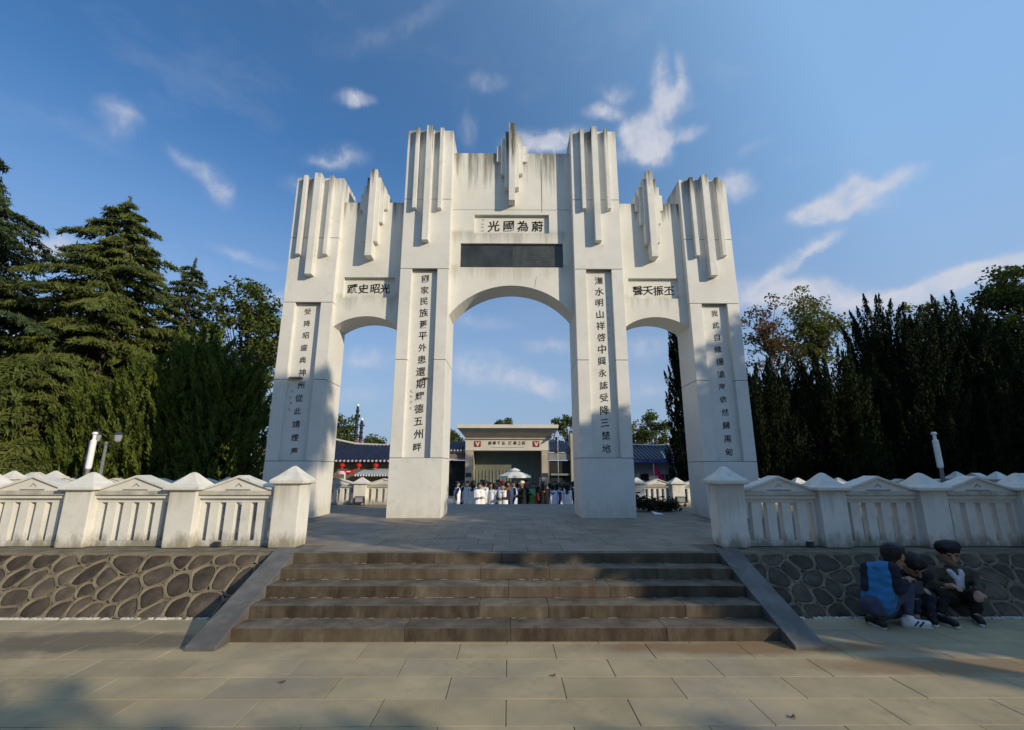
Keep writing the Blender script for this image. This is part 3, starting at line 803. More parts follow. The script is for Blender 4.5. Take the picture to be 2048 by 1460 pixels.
# dark stone tablet in the middle recess with its engraved text block
tb = MB().box(GX - 1.464, GX + 1.464, YPN + .065, YPN + .112, 7.461, 8.194).build('stone_tablet', plaque_stone, gate)
gr = MB()
gx0, gx1, gz0, gz1 = GX + .02, GX + 1.24, 7.53, 8.12
nc, nr = 26, 11
for i in range(nc):
    for j in range(nr):
        w = (gx1 - gx0) / nc; h = (gz1 - gz0) / nr
        x = gx0 + i * w; z = gz0 + j * h
        gr.box(x + w * .16, x + w * random.uniform(.6, .86), YPN + .061, YPN + .066, z + h * .14, z + h * random.uniform(.6, .88))
gr.build('engraved_text', plaque_grid, tb, kind='stuff')
# inscriptions
def column(chars, p0, p1, Y, size, parent, dx=0.):
    n = len(chars)
    for i, ch in enumerate(chars):
        t = i / (n - 1)
        px = p0[0] + (p1[0] - p0[0]) * t; z0 = at(*p0, Y=Y).z; z1 = at(*p1, Y=Y).z
        x0 = at(*p0, Y=Y).x; x1 = at(*p1, Y=Y).x
        write(ch, ((x0 + x1) / 2 + random.uniform(-.012, .012), Y, z0 + (z1 - z0) * t), size * random.uniform(.92, 1.08), parent)
column('國家民族舊平外患還期耀德五州畔', (849, 558), (837, 894), YI + .128, .245, PIL['in_l'])
column('潕水明山祥啓中興永誌受降三楚地', (1195.5, 561), (1214.5, 897), YI + .128, .245, PIL['in_r'])
column('受降昭盛典神州從此靖煙塵', (615.5, 623), (588.5, 902), YO + .128, .20, PIL['out_l'])
column('我武自維揚滄海依然歸禹甸', (1428.5, 627), (1458, 904), YO + .128, .20, PIL['out_r'])
def row(chars, pxs, py, Y, size, parent):
    for ch, px in zip(chars, pxs):
        p = at(px, py, Y=Y); write(ch, p, size, parent, bold=.010)
row('蹟史昭光', (705, 727, 750.5, 770.5), 577.5, YPN + .098, .30, PW['l'])
row('聲天振丕', (1276, 1296, 1317, 1338), 581.5, YPN + .098, .30, PW['r'])
row('光國為蔚', (987.5, 1017.5, 1045.5, 1075), 452.5, YPN + .098, .36, PW['c'])
# faint small signature columns
def signature(px0, py0, px1, py1, n, Y, s, parent):
    b = MB()
    for i in range(n):
        p = at(px0 + (px1 - px0) * i / max(1, n - 1), py0 + (py1 - py0) * i / max(1, n - 1), Y=Y)
        for _ in range(5):
            a = random.uniform(-s, s) * .6; c = random.uniform(-s, s) * .6
            if random.random() < .5: b.box(p.x + a - s * .35, p.x + a + s * .35, Y - .003, Y, p.z + c - s * .08, p.z + c + s * .08)
            else: b.box(p.x + a - s * .08, p.x + a + s * .08, Y - .0035, Y - .0005, p.z + c - s * .3, p.z + c + s * .3)
    b.build('signature', faint_ink, parent)
signature(584, 783, 579, 819, 4, YO + .129, .055, PIL['out_l'])
signature(822, 783, 821.5, 816, 4, YI + .129, .055, PIL['in_l'])
signature(1214, 582, 1219, 678, 8, YI + .129, .04, PIL['in_r'])
signature(965, 440, 965, 462, 4, YPN + .099, .05, PW['c'])
# little weathered sills stuck in the recesses and hairline cracks
sill = mat('weathered sill', (.22, .19, .15), .9, .2, 9, .3)
pa, pb = at(579, 755.5, Y=YO + .06), at(604, 755.5, Y=YO + .06)
MB().box(pa.x, pb.x, YO + .02, YO + .131, pa.z - .02, pa.z + .02).build('sill', sill, PIL['out_l'])
pa, pb = at(845, 755.5, Y=YI + .06), at(857, 755.5, Y=YI + .06)
MB().box(pa.x, pb.x, YI + .05, YI + .131, pa.z - .012, pa.z + .012).build('sill', sill, PIL['in_l'])
def crack(pts, Y, parent, w=.006):
    b = MB()
    P = [at(*p, Y=Y) for p in pts]; Q = []
    for i in range(len(P) - 1):
        for k in range(5):
            q = P[i].lerp(P[i + 1], k / 5); q.x += random.uniform(-.012, .012); Q.append(q)
    Q.append(P[-1])
    for a, c in zip(Q[:-1], Q[1:]):
        ww = w * random.uniform(.5, 1.2)
        b.add([(a.x - ww, Y - .002, a.z), (a.x + ww, Y - .002, a.z), (c.x + ww, Y - .002, c.z), (c.x - ww, Y - .002, c.z)], [(0, 1, 2, 3) if c.z > a.z else (3, 2, 1, 0)])
    b.build('crack', groove, parent)
crack([(1074, 552), (1069, 575)], YPN, PW['c'])
crack([(1082, 318), (1083.5, 425)], YPN, PW['c'], .009)

# ------------------------------------------------------------------ trees
def leaves(name, C, D, Ln, Wd, m, parent, extra=None, faceup=None):
    """diamond leaves: centres C, long axes D, lengths, widths (plan units)"""
    C = np.asarray(C); D = np.asarray(D); n = len(C)
    D = D / np.linalg.norm(D, axis=1, keepdims=True)
    r_ = rng.normal(size=(n, 3))
    if faceup is not None: r_ = r_ * .45 + np.array(faceup)
    S = np.cross(D, r_); S /= np.linalg.norm(S, axis=1, keepdims=True) + 1e-9
    Ln = np.broadcast_to(Ln, (n,))[:, None]; Wd = np.broadcast_to(Wd, (n,))[:, None]
    V = np.stack([C - D * Ln * .5, C + S * Wd * .5 - D * Ln * .08, C + D * Ln * .5, C - S * Wd * .5 - D * Ln * .08], 1).reshape(-1, 3)
    F = np.arange(4 * n).reshape(n, 4)
    if extra is not None:
        ev, ef = extra; F = np.vstack([F, np.asarray(ef) + len(V)]); V = np.vstack([V, ev])
    V = V * U
    lo, hi = V.min(0), V.max(0); c = np.array([(lo[0] + hi[0]) / 2, (lo[1] + hi[1]) / 2, lo[2]])
    me = bpy.data.meshes.new(name)
    me.vertices.add(len(V)); me.vertices.foreach_set('co', (V - c).ravel())
    me.loops.add(F.size); me.loops.foreach_set('vertex_index', F.ravel())
    me.polygons.add(len(F)); me.polygons.foreach_set('loop_start', np.arange(0, F.size, 4)); me.polygons.foreach_set('loop_total', np.full(len(F), 4))
    me.update(); me.validate()
    me.materials.append(m)
    o = link(bpy.data.objects.new(name, me)); place(o, Vector(c), parent)
    return o

def core(c, r, n=10, m_=8, bumps=.15):
    """lumpy closed shell filling the inside of a crown so that it is dense in the middle"""
    vs = []; fs = []
    for i in range(m_ + 1):
        ph = math.pi * i / m_
        for k in range(n):
            th = 2 * math.pi * k / n
            q = 1 + bumps * mnoise.noise(Vector((3 * math.cos(th) * math.sin(ph) + c[0], 3 * math.sin(th) * math.sin(ph) + c[1], 3 * math.cos(ph))))*2
            vs.append((c[0] + r[0] * q * math.sin(ph) * math.cos(th), c[1] + r[1] * q * math.sin(ph) * math.sin(th), c[2] + r[2] * q * math.cos(ph)))
    for i in range(m_):
        for k in range(n): fs.append((i * n + k, (i + 1) * n + k, (i + 1) * n + (k + 1) % n, i * n + (k + 1) % n))
    return vs, fs

def unit(n):
    a = rng.normal(size=(n, 3)); return a / np.linalg.norm(a, axis=1, keepdims=True)

def cedar(x, y, zt, rmax, label, m, nb=95, dens=1.0, group='cedars left of the gate', seed=1, zlow=1.0, leafl=.34):
    global rng
    rng = np.random.default_rng(seed); rr = random.Random(seed)
    z0 = ZB; Ht = zt - z0
    g = empty('cedar_tree', (x, y, z0), label, 'cedar tree', group)
    tk = MB(); tk.tube([(x, y, z0), (x + .1, y, z0 + Ht * .4), (x, y, z0 + Ht * .8), (x, y, zt - .1)], [.34, .24, .10, .02], 9)
    Cs, Ds, Ls, Ws = [], [], [], []
    for i in range(nb):
        t = (i + rr.random()) / nb
        h = zlow + (Ht - .75 - zlow) * t ** .92
        az = i * 2.39996 + rr.uniform(-.4, .4)
        prof = (1 - h / Ht)
        Lb = max(.16, rmax * (prof ** .82) * 1.08 * rr.uniform(.5, 1.25))
        up0 = .28 - .1 * rr.random(); droop = rr.uniform(.34, .52)
        dx, dy = math.cos(az), math.sin(az)
        def bp_(s): return np.array([x + dx * Lb * s, y + dy * Lb * s, z0 + h + Lb * (up0 * s - droop * s * s)])
        tk.tube([bp_(0), bp_(.35), bp_(.7), bp_(.95)], [.05 * Lb / rmax + .02, .04 * Lb / rmax + .012, .018, .008], 4, False)
        ntw = int(7 + 5.2 * Lb)
        for k in range(ntw):
            s = .12 + .88 * (k + rr.random()) / ntw
            side = 1 if k % 2 else -1
            lt = min(.34 * Lb * (1.15 - s) + .22, 1.5) * rr.uniform(.7, 1.2)
            ang = az + side * rr.uniform(.6, 1.15)
            b0 = bp_(s)
            nl = int((5 + 13 * lt) * dens)
            u = rng.random(nl)
            P = b0[None] + np.stack([np.cos(ang) * lt * u, np.sin(ang) * lt * u, -.30 * lt * u * u - .05 * u], 1)
            P += rng.normal(size=(nl, 3)) * np.array([.05, .05, .035])
            hang = rng.random(nl) < .45
            d = np.stack([np.cos(ang) + rng.normal(size=nl) * .5, np.sin(ang) + rng.normal(size=nl) * .5, np.where(hang, -1.6, -.15) + rng.normal(size=nl) * .25], 1)
            Cs.append(P); Ds.append(d); Ls.append(leafl * rng.uniform(.6, 1.2, nl)); Ws.append(rng.uniform(.05, .085, nl))
    # leader tip
    nl = 110; u = rng.random(nl)
    Cs.append(np.stack([x + rng.normal(size=nl) * .05, y + rng.normal(size=nl) * .05, zt - 1.2 * u], 1)); Ds.append(np.stack([rng.normal(size=nl), rng.normal(size=nl), np.full(nl, .9)], 1)); Ls.append(.12 + .3 * u); Ws.append(np.full(nl, .05))
    tk.build('trunk', bark, g, smooth=True)
    leaves('crown', np.vstack(Cs), np.vstack(Ds), np.concatenate(Ls), np.concatenate(Ws), m, g)
    return g

def flame_tree(name, x, y, zt, r, label, cat, m, group, ntuft=190, nleaf=70, seed=1, tuft=.8, spread=.5, fullness=.8, ell=1.0, wide=.24, lf=.19):
    """upright conifer made of flame shaped tufts (juniper, arborvitae)"""
    global rng
    rng = np.random.default_rng(seed); rr = random.Random(seed)
    z0 = ZB; Ht = zt - z0
    g = empty(name, (x, y, z0), label, cat, group)
    MB().tube([(x, y, z0), (x, y, z0 + Ht * .5), (x, y, zt - .4)], [.2, .12, .03], 7).build('trunk', bark, g, smooth=True)
    Cs, Ds, Ls, Ws = [], [], [], []
    for i in range(ntuft):
        t = ((i + rr.random()) / ntuft) ** 1.0
        prof = (1 - t) ** ell * (1 if t > .25 else .72 + .28 * t / .25)
        prof = max(prof, .04)
        az = i * 2.39996 + rr.uniform(-.3, .3)
        rad = r * prof ** fullness * rr.uniform(.78, 1.08)
        b = np.array([x + rad * .72 * math.cos(az), y + rad * .72 * math.sin(az), z0 + .15 + (Ht - tuft * 1.18) * t])
        tl = tuft * rr.uniform(.7, 1.35)
        lean = spread * rr.uniform(.5, 1.3)
        ax = np.array([math.cos(az) * lean, math.sin(az) * lean, 1.0]); ax /= np.linalg.norm(ax)
        u = rng.random(nleaf) ** .85
        w = wide * tl * (1 - u) ** .75 * np.minimum(1, .45 + u * 2.2)
        off = unit(nleaf) * (w * rng.random(nleaf) ** .5)[:, None]
        P = b[None] + ax[None] * (tl * u)[:, None] + off
        D = ax[None] * 1.0 + unit(nleaf) * .55 + off * 1.5
        Cs.append(P); Ds.append(D); Ls.append(lf * rng.uniform(.7, 1.3, nleaf)); Ws.append(lf * .3 * rng.uniform(.7, 1.3, nleaf))
    ni = 2600                                               # inner sprays close the heart of the crown
    t = rng.random(ni) ** 1.3; th = rng.random(ni) * 2 * math.pi
    pr = np.maximum((1 - t) ** ell, .03) ** fullness * r * .62 * rng.random(ni) ** .4
    Cs.append(np.stack([x + pr * np.cos(th), y + pr * np.sin(th), z0 + .2 + (Ht - tuft) * t], 1)); Ds.append(unit(ni) + np.array([0, 0, 1.0])); Ls.append(rng.uniform(.35, .6, ni)); Ws.append(rng.uniform(.14, .24, ni))
    leaves('crown', np.vstack(Cs), np.vstack(Ds), np.concatenate(Ls), np.concatenate(Ws), m, g)
    return g

def broadleaf(x, y, zc, r, label, m, group=None, nclump=60, nleaf=150, leaf=.17, seed=1, name='broadleaf_tree', cat='tree', clump=.62, bk=None, z0=ZB, coremesh=False, shell=.45, trunk_r=.2):
    """trunk, limbs to every clump, leafy clumps through an ellipsoid crown r=(rx, ry, rz) centred at zc"""
    global rng
    rng = np.random.default_rng(seed); rr = random.Random(seed)
    g = empty(name, (x, y, z0), label, cat, group)
    tk = MB(); zf = zc - r[2] * .55
    tk.tube([(x, y, z0), (x + .12, y, (z0 + zf) / 2), (x, y, zf), (x, y, zc + r[2] * .35)], [trunk_r, trunk_r * .75, trunk_r * .6, trunk_r * .2], 8)
    Cs, Ds = [], []
    for i in range(nclump):
        d = unit(1)[0]; rho = (shell + (1 - shell) * rr.random()) * rr.uniform(.85, 1.06)
        lump = 1 + .22 * mnoise.noise(Vector((d[0] * 1.7 + seed, d[1] * 1.7, d[2] * 1.7)))
        c = np.array([x, y, zc]) + d * np.array(r) * rho * lump
        if i % 2 == 0 or nclump < 40:
            f = np.array([x, y, zf + (c[2] - zf) * .25 * rr.random()]); md = f + (c - f) * .5 + np.array([0, 0, .12])
            tk.tube([f, md, c], [trunk_r * .28, trunk_r * .16, .012], 4, False)
        cr = clump * rr.uniform(.65, 1.25)
        P = unit(nleaf) * (rng.random(nleaf) ** .5 * cr)[:, None] * np.array([1, 1, .72])
        Cs.append(c + P); Ds.append(unit(nleaf) + np.array([0, 0, -.25]) + P / max(cr, .1) * .6)
    C = np.vstack(Cs); D = np.vstack(Ds); n = len(C)
    tk.build('trunk', bk or bark, g, smooth=True)
    ex = None
    if coremesh:
        ev, ef = core((x, y, zc), (r[0] * .66, r[1] * .66, r[2] * .66)); ex = (np.array(ev), ef)
    leaves('crown', C, D, leaf * rng.uniform(.6, 1.3, n), leaf * .62 * rng.uniform(.6, 1.2, n), m, g, ex, faceup=(0, 0, .8))
    return g

# left side
cedar(-25.9, 19.8, 18.0, 8.6, 'tall dark cedar cut by the left edge of the picture', leaf_cedar_blue, 165, 1.5, seed=3)
p = at(262, 392, Y=23); cedar(p.x, 23, p.z, 8.4, 'broad drooping cedar in the middle of the left trees', leaf_cedar, 150, 1.6, seed=5, leafl=.42)
p = at(392, 515, Y=27); cedar(p.x, 27, p.z, 5.6, 'slim cedar spire between the broad cedar and the round leafy tree', leaf_cedar_blue, 105, 1.3, seed=8)
p = at(45, 800, Y=18); cedar(p.x, 18.6, p.z + 2.6, 4.6, 'low spreading cedar in front of the tall one at the left edge', leaf_cedar, 90, 1.8, seed=12, zlow=.6)
p = at(500, 640, Y=26); broadleaf(p.x, 26, 8.6, (2.9, 2.4, 4.6), 'round leafy tree just left of the gate behind the green hedge trees', leaf_broad, None, 90, 130, .25, 21, clump=.75)
p = at(150, 640, Y=30); broadleaf(p.x, 30, 8.0, (5.5, 3, 6), 'dark leafy tree filling the gap behind the left cedars', leaf_shade, None, 70, 120, .3, 22, coremesh=True, clump=1.0)
p = at(420, 700, Y=31); broadleaf(p.x, 31, 5.5, (4.5, 3, 4.5), 'dark leafy tree low behind the green hedge trees', leaf_shade, None, 70, 120, .3, 23, coremesh=True, clump=1.0)
arb_lab = ['leftmost rounded arborvitae under the broad cedar', 'second arborvitae, rounded and bright tipped, behind the white lamp tube', 'tallest arborvitae of the green row under the slim cedar', 'arborvitae at the right end of the green row nearest the gate']
for i, (px, py, yy, rr_) in enumerate(((225, 745, 18.6, 1.9), (325, 700, 18.4, 2.0), (418, 655, 18.6, 2.1), (478, 690, 18.2, 1.8))):
    p = at(px, py, Y=yy)
    flame_tree('arborvitae_tree', p.x, yy, p.z, rr_, arb_lab[i], 'arborvitae', leaf_arbor, 'green arborvitae row left of the gate', 260, 120, 30 + i, 1.25, .48, .42, .8, .19, .18)
# right side
jun = [(1507, 722, 19.0, 1.5, 'juniper right beside the right outer pillar'), (1570, 712, 20.0, 1.7, 'second juniper right of the gate below the reddish tree'),
       (1650, 705, 19.0, 1.7, 'low dark juniper left of the tallest juniper on the right'), (1735, 598, 20.3, 2.0, 'tall dark juniper with a flame shaped tip right of the yellowing tree'),
       (1798, 618, 19.6, 1.9, 'dark juniper with twin tips in the middle of the right row'), (1862, 640, 20.6, 1.8, 'dark juniper in front of the pale yellow tree on the right'),
       (1908, 588, 19.8, 2.0, 'pointed dark juniper above the white lamp tube on the right'), (1975, 690, 18.6, 2.0, 'dark juniper near the right edge below the leafy tree'),
       (2050, 700, 18.8, 2.2, 'dark juniper cut by the right edge')]
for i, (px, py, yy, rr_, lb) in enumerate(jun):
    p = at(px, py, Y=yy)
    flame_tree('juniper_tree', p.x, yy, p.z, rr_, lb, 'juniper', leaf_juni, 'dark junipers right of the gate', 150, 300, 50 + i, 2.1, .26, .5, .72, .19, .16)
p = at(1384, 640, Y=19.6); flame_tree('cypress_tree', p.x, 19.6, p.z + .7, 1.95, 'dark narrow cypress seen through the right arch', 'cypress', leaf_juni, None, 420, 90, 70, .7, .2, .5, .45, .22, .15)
p = at(1535, 660, Y=27); broadleaf(p.x, 27, p.z - .5, (1.9, 1.5, 2.9), 'thin reddening tree right of the gate with bare twigs', leaf_red, None, 70, 42, .20, 71, clump=.55, bk=bark_pale, shell=.2, trunk_r=.16)
p = at(1625, 670, Y=28); broadleaf(p.x, 28, p.z, (2.1, 1.8, 3.2), 'yellowing green tree between the reddish tree and the junipers', leaf_yellow, None, 85, 75, .21, 72, clump=.6, bk=bark_pale, shell=.25, trunk_r=.16)
p = at(1855, 640, Y=27); broadleaf(p.x, 27, p.z - .3, (1.6, 1.4, 1.6), 'pale yellow tree top showing between two junipers on the right', leaf_yellow, None, 40, 80, .22, 73, clump=.55)
p = at(2035, 640, Y=23.5); broadleaf(p.x + .5, 23.5, p.z, (2.6, 2.4, 3.6), 'tall dark leafy tree cut by the right edge', leaf_broad, None, 95, 130, .24, 74, clump=.75)
p = at(1960, 740, Y=26); broadleaf(p.x, 26, 5.5, (4.5, 2.5, 5), 'dark leafy mass behind the right junipers', leaf_shade, None, 70, 110, .3, 75, coremesh=True, clump=1.0)
p = at(1600, 800, Y=25); broadleaf(p.x, 25, 3.2, (5.0, 2, 3.6), 'dark low tree behind the junipers near the gate', leaf_shade, None, 70, 100, .3, 76, coremesh=True, clump=1.0)
# far trees behind the buildings
for i, (px, py, yy, rx, rz, lb) in enumerate(((688, 862, 56, 1.5, 2.9, 'leafy tree behind the lantern hall beside the gate pillar'), (748, 890, 60, 1.2, 1.4, 'small round tree behind the lantern hall roof'),
        (1010, 852, 70, 1.6, 1.2, 'tree tips showing above the museum cornice'), (1135, 862, 62, 2.4, 3.0, 'loose tree right behind the museum porch'), (905, 880, 62, 1.4, 1.6, 'small tree left behind the museum porch'),
        (1312, 860, 52, 2.3, 3.2, 'leafy tree behind the grey hall beside the cypress'), (1275, 872, 56, 1.9, 2.2, 'yellowish tree behind the grey hall'), (640, 880, 62, 3, 2.5, 'tree far behind the left outer pillar'))):
    p = at(px, py, Y=yy)
    broadleaf(p.x, yy, p.z - rz * .25, (rx, rx, rz), lb, leaf_yellow if i == 6 else leaf_broad, 'trees behind the far buildings', 46, 60, .36, 80 + i, clump=.75)
# unseen park trees: some inferred from cast shade, others added to block sky light
for i, (x, y, zc, r, n) in enumerate(((13.9, .1, 4.5, (2.5, 1.4, 2.7), 60), (18.6, 0, 6.4, (3.1, 1.6, 4.1), 90), (23.1, 0, 8.8, (2.6, 1.8, 4.9), 90), (41, 0, 8, (3.7, 2, 7.8), 120), (48, 0, 11, (4.2, 2.2, 11), 140), (55, 1, 12.5, (4.2, 2.5, 12.5), 130), (62, 2, 12.5, (4.5, 2.5, 12.5), 130),
        (11.2, -.2, 6.2, (1.5, 1.0, .95), 26), (11.5, -8, 4.75, (1.9, 1.2, 2.7), 46), (14.2, -8.2, 4.7, (1.8, 1.2, 2.7), 46), (16.7, -8, 4.4, (1.3, 1.1, 2.6), 40), (10.3, 3.4, 3.7, (2.3, 1.9, 1.85), 70), (21.4, -8, 14.2, (1.0, 1.0, 1.9), 24),  # the low broad crown nearest the stairs is added to deepen shade
        (-13, -7, 10, (5, 4, 9.5), 120), (-4, -7.5, 10.5, (4.5, 3.5, 10), 120), (-22, -2, 9, (4.5, 5, 8.5), 110), (2, -17, 10, (4, 4, 9.5), 100), (-26, 7, 7, (3.5, 4, 6.5), 90), (28, 7, 5.5, (3, 3, 5.3), 80), (27, 12, 4.6, (3, 3, 4.5), 80))):  # this row added to close off sky light
    broadleaf(x, y, zc, r, 'unseen park tree outside the picture, placed for its shade', leaf_shade, 'park trees outside the picture', n, 70, .42, 100 + i, clump=.7, coremesh=r[2] > 2, z0=-.02 if y < 7 else ZB, shell=.5)

# ------------------------------------------------------------------ far buildings
mus = empty('museum_porch', (-.15, 45, ZB), 'pale museum entrance porch with flared cornice, slogan and V emblems', 'museum entrance')
def fx(px, Y=45): return at(px, 880, Y=Y).x
def fz(py, Y=45): return at(1024, py, Y=Y).z
xl, xr = fx(931), fx(1098)
b = MB(); b.box(xl, xr, 45, 47.5, fz(901), fz(878.5)); b.build('frieze', museum_stone, mus, bevel=.02)
MB().box(xl - .12, xr + .12, 44.85, 47.6, fz(878.5), fz(876)).build('moulding', museum_tan, mus)
c = MB(); z0, z1 = fz(876), fz(858.5)
c.add([(xl, 45, z0), (xr, 45, z0), (xr, 47.5, z0), (xl, 47.5, z0), (fx(917), 43.8, z1), (fx(1113), 43.8, z1), (fx(1113), 48.2, z1), (fx(917), 48.2, z1)],
      [(3, 2, 1, 0), (4, 5, 6, 7), (0, 1, 5, 4), (1, 2, 6, 5), (2, 3, 7, 6), (3, 0, 4, 7)])
c.build('flared_cornice', museum_tan, mus)
MB().box(fx(915.5), fx(1114.5), 43.7, 48.3, z1, fz(851.5)).build('cornice_slab', museum_stone, mus, bevel=.02)
for a, bb in ((931.5, 947), (1083, 1097.5)):
    q = MB().box(fx(a), fx(bb), 45.05, 47.4, ZB, fz(901) - .003).build('column', museum_tan, mus)
    MB().box(fx(a + 1.5), fx(bb - 2.5), 45.0, 45.06, fz(954), fz(946)).build('plaque', metal_dark, q)
pw_ = MB().box(fx(947), fx(1083), 47.2, 47.5, ZB, fz(901) - .003).build('porch_wall', museum_back, mus)
for i in range(19):
    x = fx(950 + i * 7.1); MB().box(x, x + .06, 47.13, 47.21, ZB, fz(940)).build('batten', mat('pale batten', (.24, .25, .20), .6), pw_)
for px in (949, 1066):
    e = MB().box(fx(px), fx(px + 12.8), 44.95, 45.01, fz(893.5), fz(882)).build('emblem', emblem_red, mus)
    xa, xb, za, zb = fx(px + 2), fx(px + 11), fz(892), fz(883.5); xm = (xa + xb) / 2; w = .13
    MB().prism_y([(xm - w * .5, za), (xm + w * .5, za), (xb, zb), (xb - w, zb), (xm, za + w * 1.6), (xa + w, zb), (xa, zb)], 44.93, 44.952).build('letter_v', emblem_v, e)
for ch, px in zip('前事不忘後事之師', (980, 989, 998, 1007, 1020.5, 1030, 1039, 1048)):
    write(ch, (fx(px), 44.985, fz(886)), .36, mus, mat('sign lettering', (.07, .05, .035), .6), .02)
b = MB()
for i in range(34): b.box(fx(983 + i * 1.9), fx(984.1 + i * 1.9), 44.985, 45.001, fz(895.2), fz(894.2))
b.build('small_lettering', faint_ink, mus)

def tile_roof(g, x0, x1, yf, yb, ze, zr, step=.3, swoop=0., mt=tile_blue, edge=True):
    """front slope of a tiled roof: deck, round tile ridges, pale tile ends, ridge beam"""
    def rz(x): return zr + swoop * ((abs(x - (x0 + x1) / 2) / ((x1 - x0) / 2)) ** 4)
    b = MB(); n = 12
    for i in range(n):
        xa, xb = x0 + (x1 - x0) * i / n, x0 + (x1 - x0) * (i + 1) / n
        b.add([(xa, yf, ze), (xb, yf, ze), (xb, yb, rz(xb)), (xa, yb, rz(xa)), (xa, yf, ze - .12), (xb, yf, ze - .12), (xb, yb, rz(xb) - .3), (xa, yb, rz(xa) - .3)], [(0, 1, 2, 3), (7, 6, 5, 4), (4, 5, 1, 0)])
    rf = b.build('roof', mt, g)
    t = MB(); e = MB(); x = x0 + .1
    while x < x1:
        t.tube([(x, yf - .02, ze + .03), (x, (yf + yb) / 2, (ze + rz(x)) / 2 + .01), (x, yb, rz(x) + .03)], .07, 6)
        e.tube([(x, yf - .09, ze + .0), (x, yf - .015, ze + .02)], .09, 8)
        x += step
    t.build('tile_ridges', mt, rf)
    if edge: e.build('tile_ends', tile_edge, rf)
    return rf
lw = MB(); lw.box(fx(1098) + .15, fx(1150), 46, 50, ZB, fz(921)); lw.build('side_opening_dark', dark_open, mus)  # solid near-black block in place of the shaded side opening
MB().box(fx(1098) + .06, fx(1143), 45.7, 46.1, fz(919.5), fz(905)).build('side_beam', hall_grey, mus)
MB().box(fx(1102), fx(1141), 45.62, 45.8, fz(951), fz(947)).build('door_canopy', hall_grey, mus)
MB().box(fx(1142), fx(1152), 45.4, 47, ZB, fz(866)).build('side_pier', museum_tan, mus)
tile_roof(mus, fx(1098) + .05, fx(1145), 45.5, 48.5, fz(901), fz(881) + .1, .32, 0, edge=False)
MB().box(fx(880), xl - .06, 46.1, 50, ZB, fz(921)).build('side_opening_dark', dark_open, mus)  # left opening, its shade painted as a near-black block
MB().box(fx(880), xl - .06, 45.7, 46.1, fz(917.5), fz(905.5)).build('side_beam', mat('mauve beam', (.20, .15, .15), .8), mus)
for a, b_ in ((920, 917.5), (905.5, 902.8)): MB().box(fx(880), xl - .05, 45.6, 46.05, fz(a), fz(b_)).build('side_trim', museum_stone, mus)
tile_roof(mus, fx(880), xl - .05, 45.4, 48.5, fz(901), fz(881) + .1, .32)

# lantern hall seen through the left arch
YH = 40.0
def hx(px): return at(px, 900, Y=YH).x
def hz(py): return at(720, py, Y=YH).z
hall = empty('lantern_hall', (hx(720), YH, ZB), 'hall with blue black tiled roof and red lanterns seen through the left arch', 'hall')
MB().box(hx(600), hx(850), YH + .9, YH + 6, ZB, hz(924)).build('wall', hall_wall, hall)
MB().box(hx(600), hx(850), YH + .3, YH + .9, hz(927.5), hz(923.5)).build('beam', metal_dark, hall)
tile_roof(hall, hx(600), hx(850), YH, YH + 4.2, hz(922), hz(896) + .45, .34, .9)
MB().tube([(hx(600), YH + 4.2, hz(885) + .9), (hx(640), YH + 4.2, hz(889) + .62), (hx(680), YH + 4.2, hz(893.5) + .47), (hx(740), YH + 4.2, hz(895.5) + .44), (hx(850), YH + 4.2, hz(895) + .5)], .10, 8).build('ridge_line', tile_edge, hall)
for px, lb in ((686, 'leftmost of three red lanterns under the hall eaves'), (719, 'middle of three red lanterns under the hall eaves'), (752.5, 'rightmost of three red lanterns under the hall eaves')):
    z = hz(931); l = empty('lantern', (hx(px), YH + .1, z), lb, 'lantern', 'red lanterns under the hall eaves')
    MB().lathe((hx(px), YH + .1, z), [(.08, -.19), (.2, -.13), (.26, 0), (.2, .13), (.08, .19)], 12).build('lantern_body', lantern_red, l, smooth=True)
    MB().lathe((hx(px), YH + .1, z), [(.085, -.24), (.085, -.19)], 10).build('lantern_ring', gold, l)
    MB().tube([(hx(px), YH + .1, z + .19), (hx(px), YH + .1, hz(922))], .012, 4).build('cord', metal_dark, l)
aw = empty('awning', (hx(752), YH - .5, hz(953)), 'black and white striped awning on the hall front', 'awning')
n = 15; xa, xb = hx(722), hx(800); 
for i in range(n * 2):
    x0 = xa + (xb - xa) * i / (n * 2); x1 = xa + (xb - xa) * (i + 1) / (n * 2)
    zt_, zb_ = hz(937), hz(948.5); dx = hx(728) - hx(722)
    MB().add([(x0 + dx, YH + .88, zt_), (x1 + dx, YH + .88, zt_), (x1, YH - 1.5, zb_), (x0, YH - 1.5, zb_), (x1, YH - 1.5, zb_ - .14), (x0, YH - 1.5, zb_ - .14)], [(3, 2, 1, 0), (5, 4, 2, 3)]).build('stripe', white_plain if i % 2 else grey_plain, aw)
sg = empty('shop_sign', (hx(700), YH - .3, ZB), 'red and pink shop boards on a post in front of the hall', 'shop sign')
MB().box(hx(695), hx(714), YH - .35, YH - .25, hz(947), hz(940)).build('red_board', sign_red, sg, bevel=.04)
MB().box(hx(699), hx(707), YH - .37, YH - .352, hz(943.8), hz(942.2)).build('lettering_strip', white_plain, sg)
MB().lathe((hx(689), YH - .3, hz(945.5)), [(.05, -.16), (.28, -.12), (.30, .0), (.28, .12), (.05, .16)], 14).build('pink_board', sign_pink, sg)
MB().box(hx(695.5), hx(697.5), YH - .38, YH - .3, ZB, hz(945)).build('post', white_plain, sg)
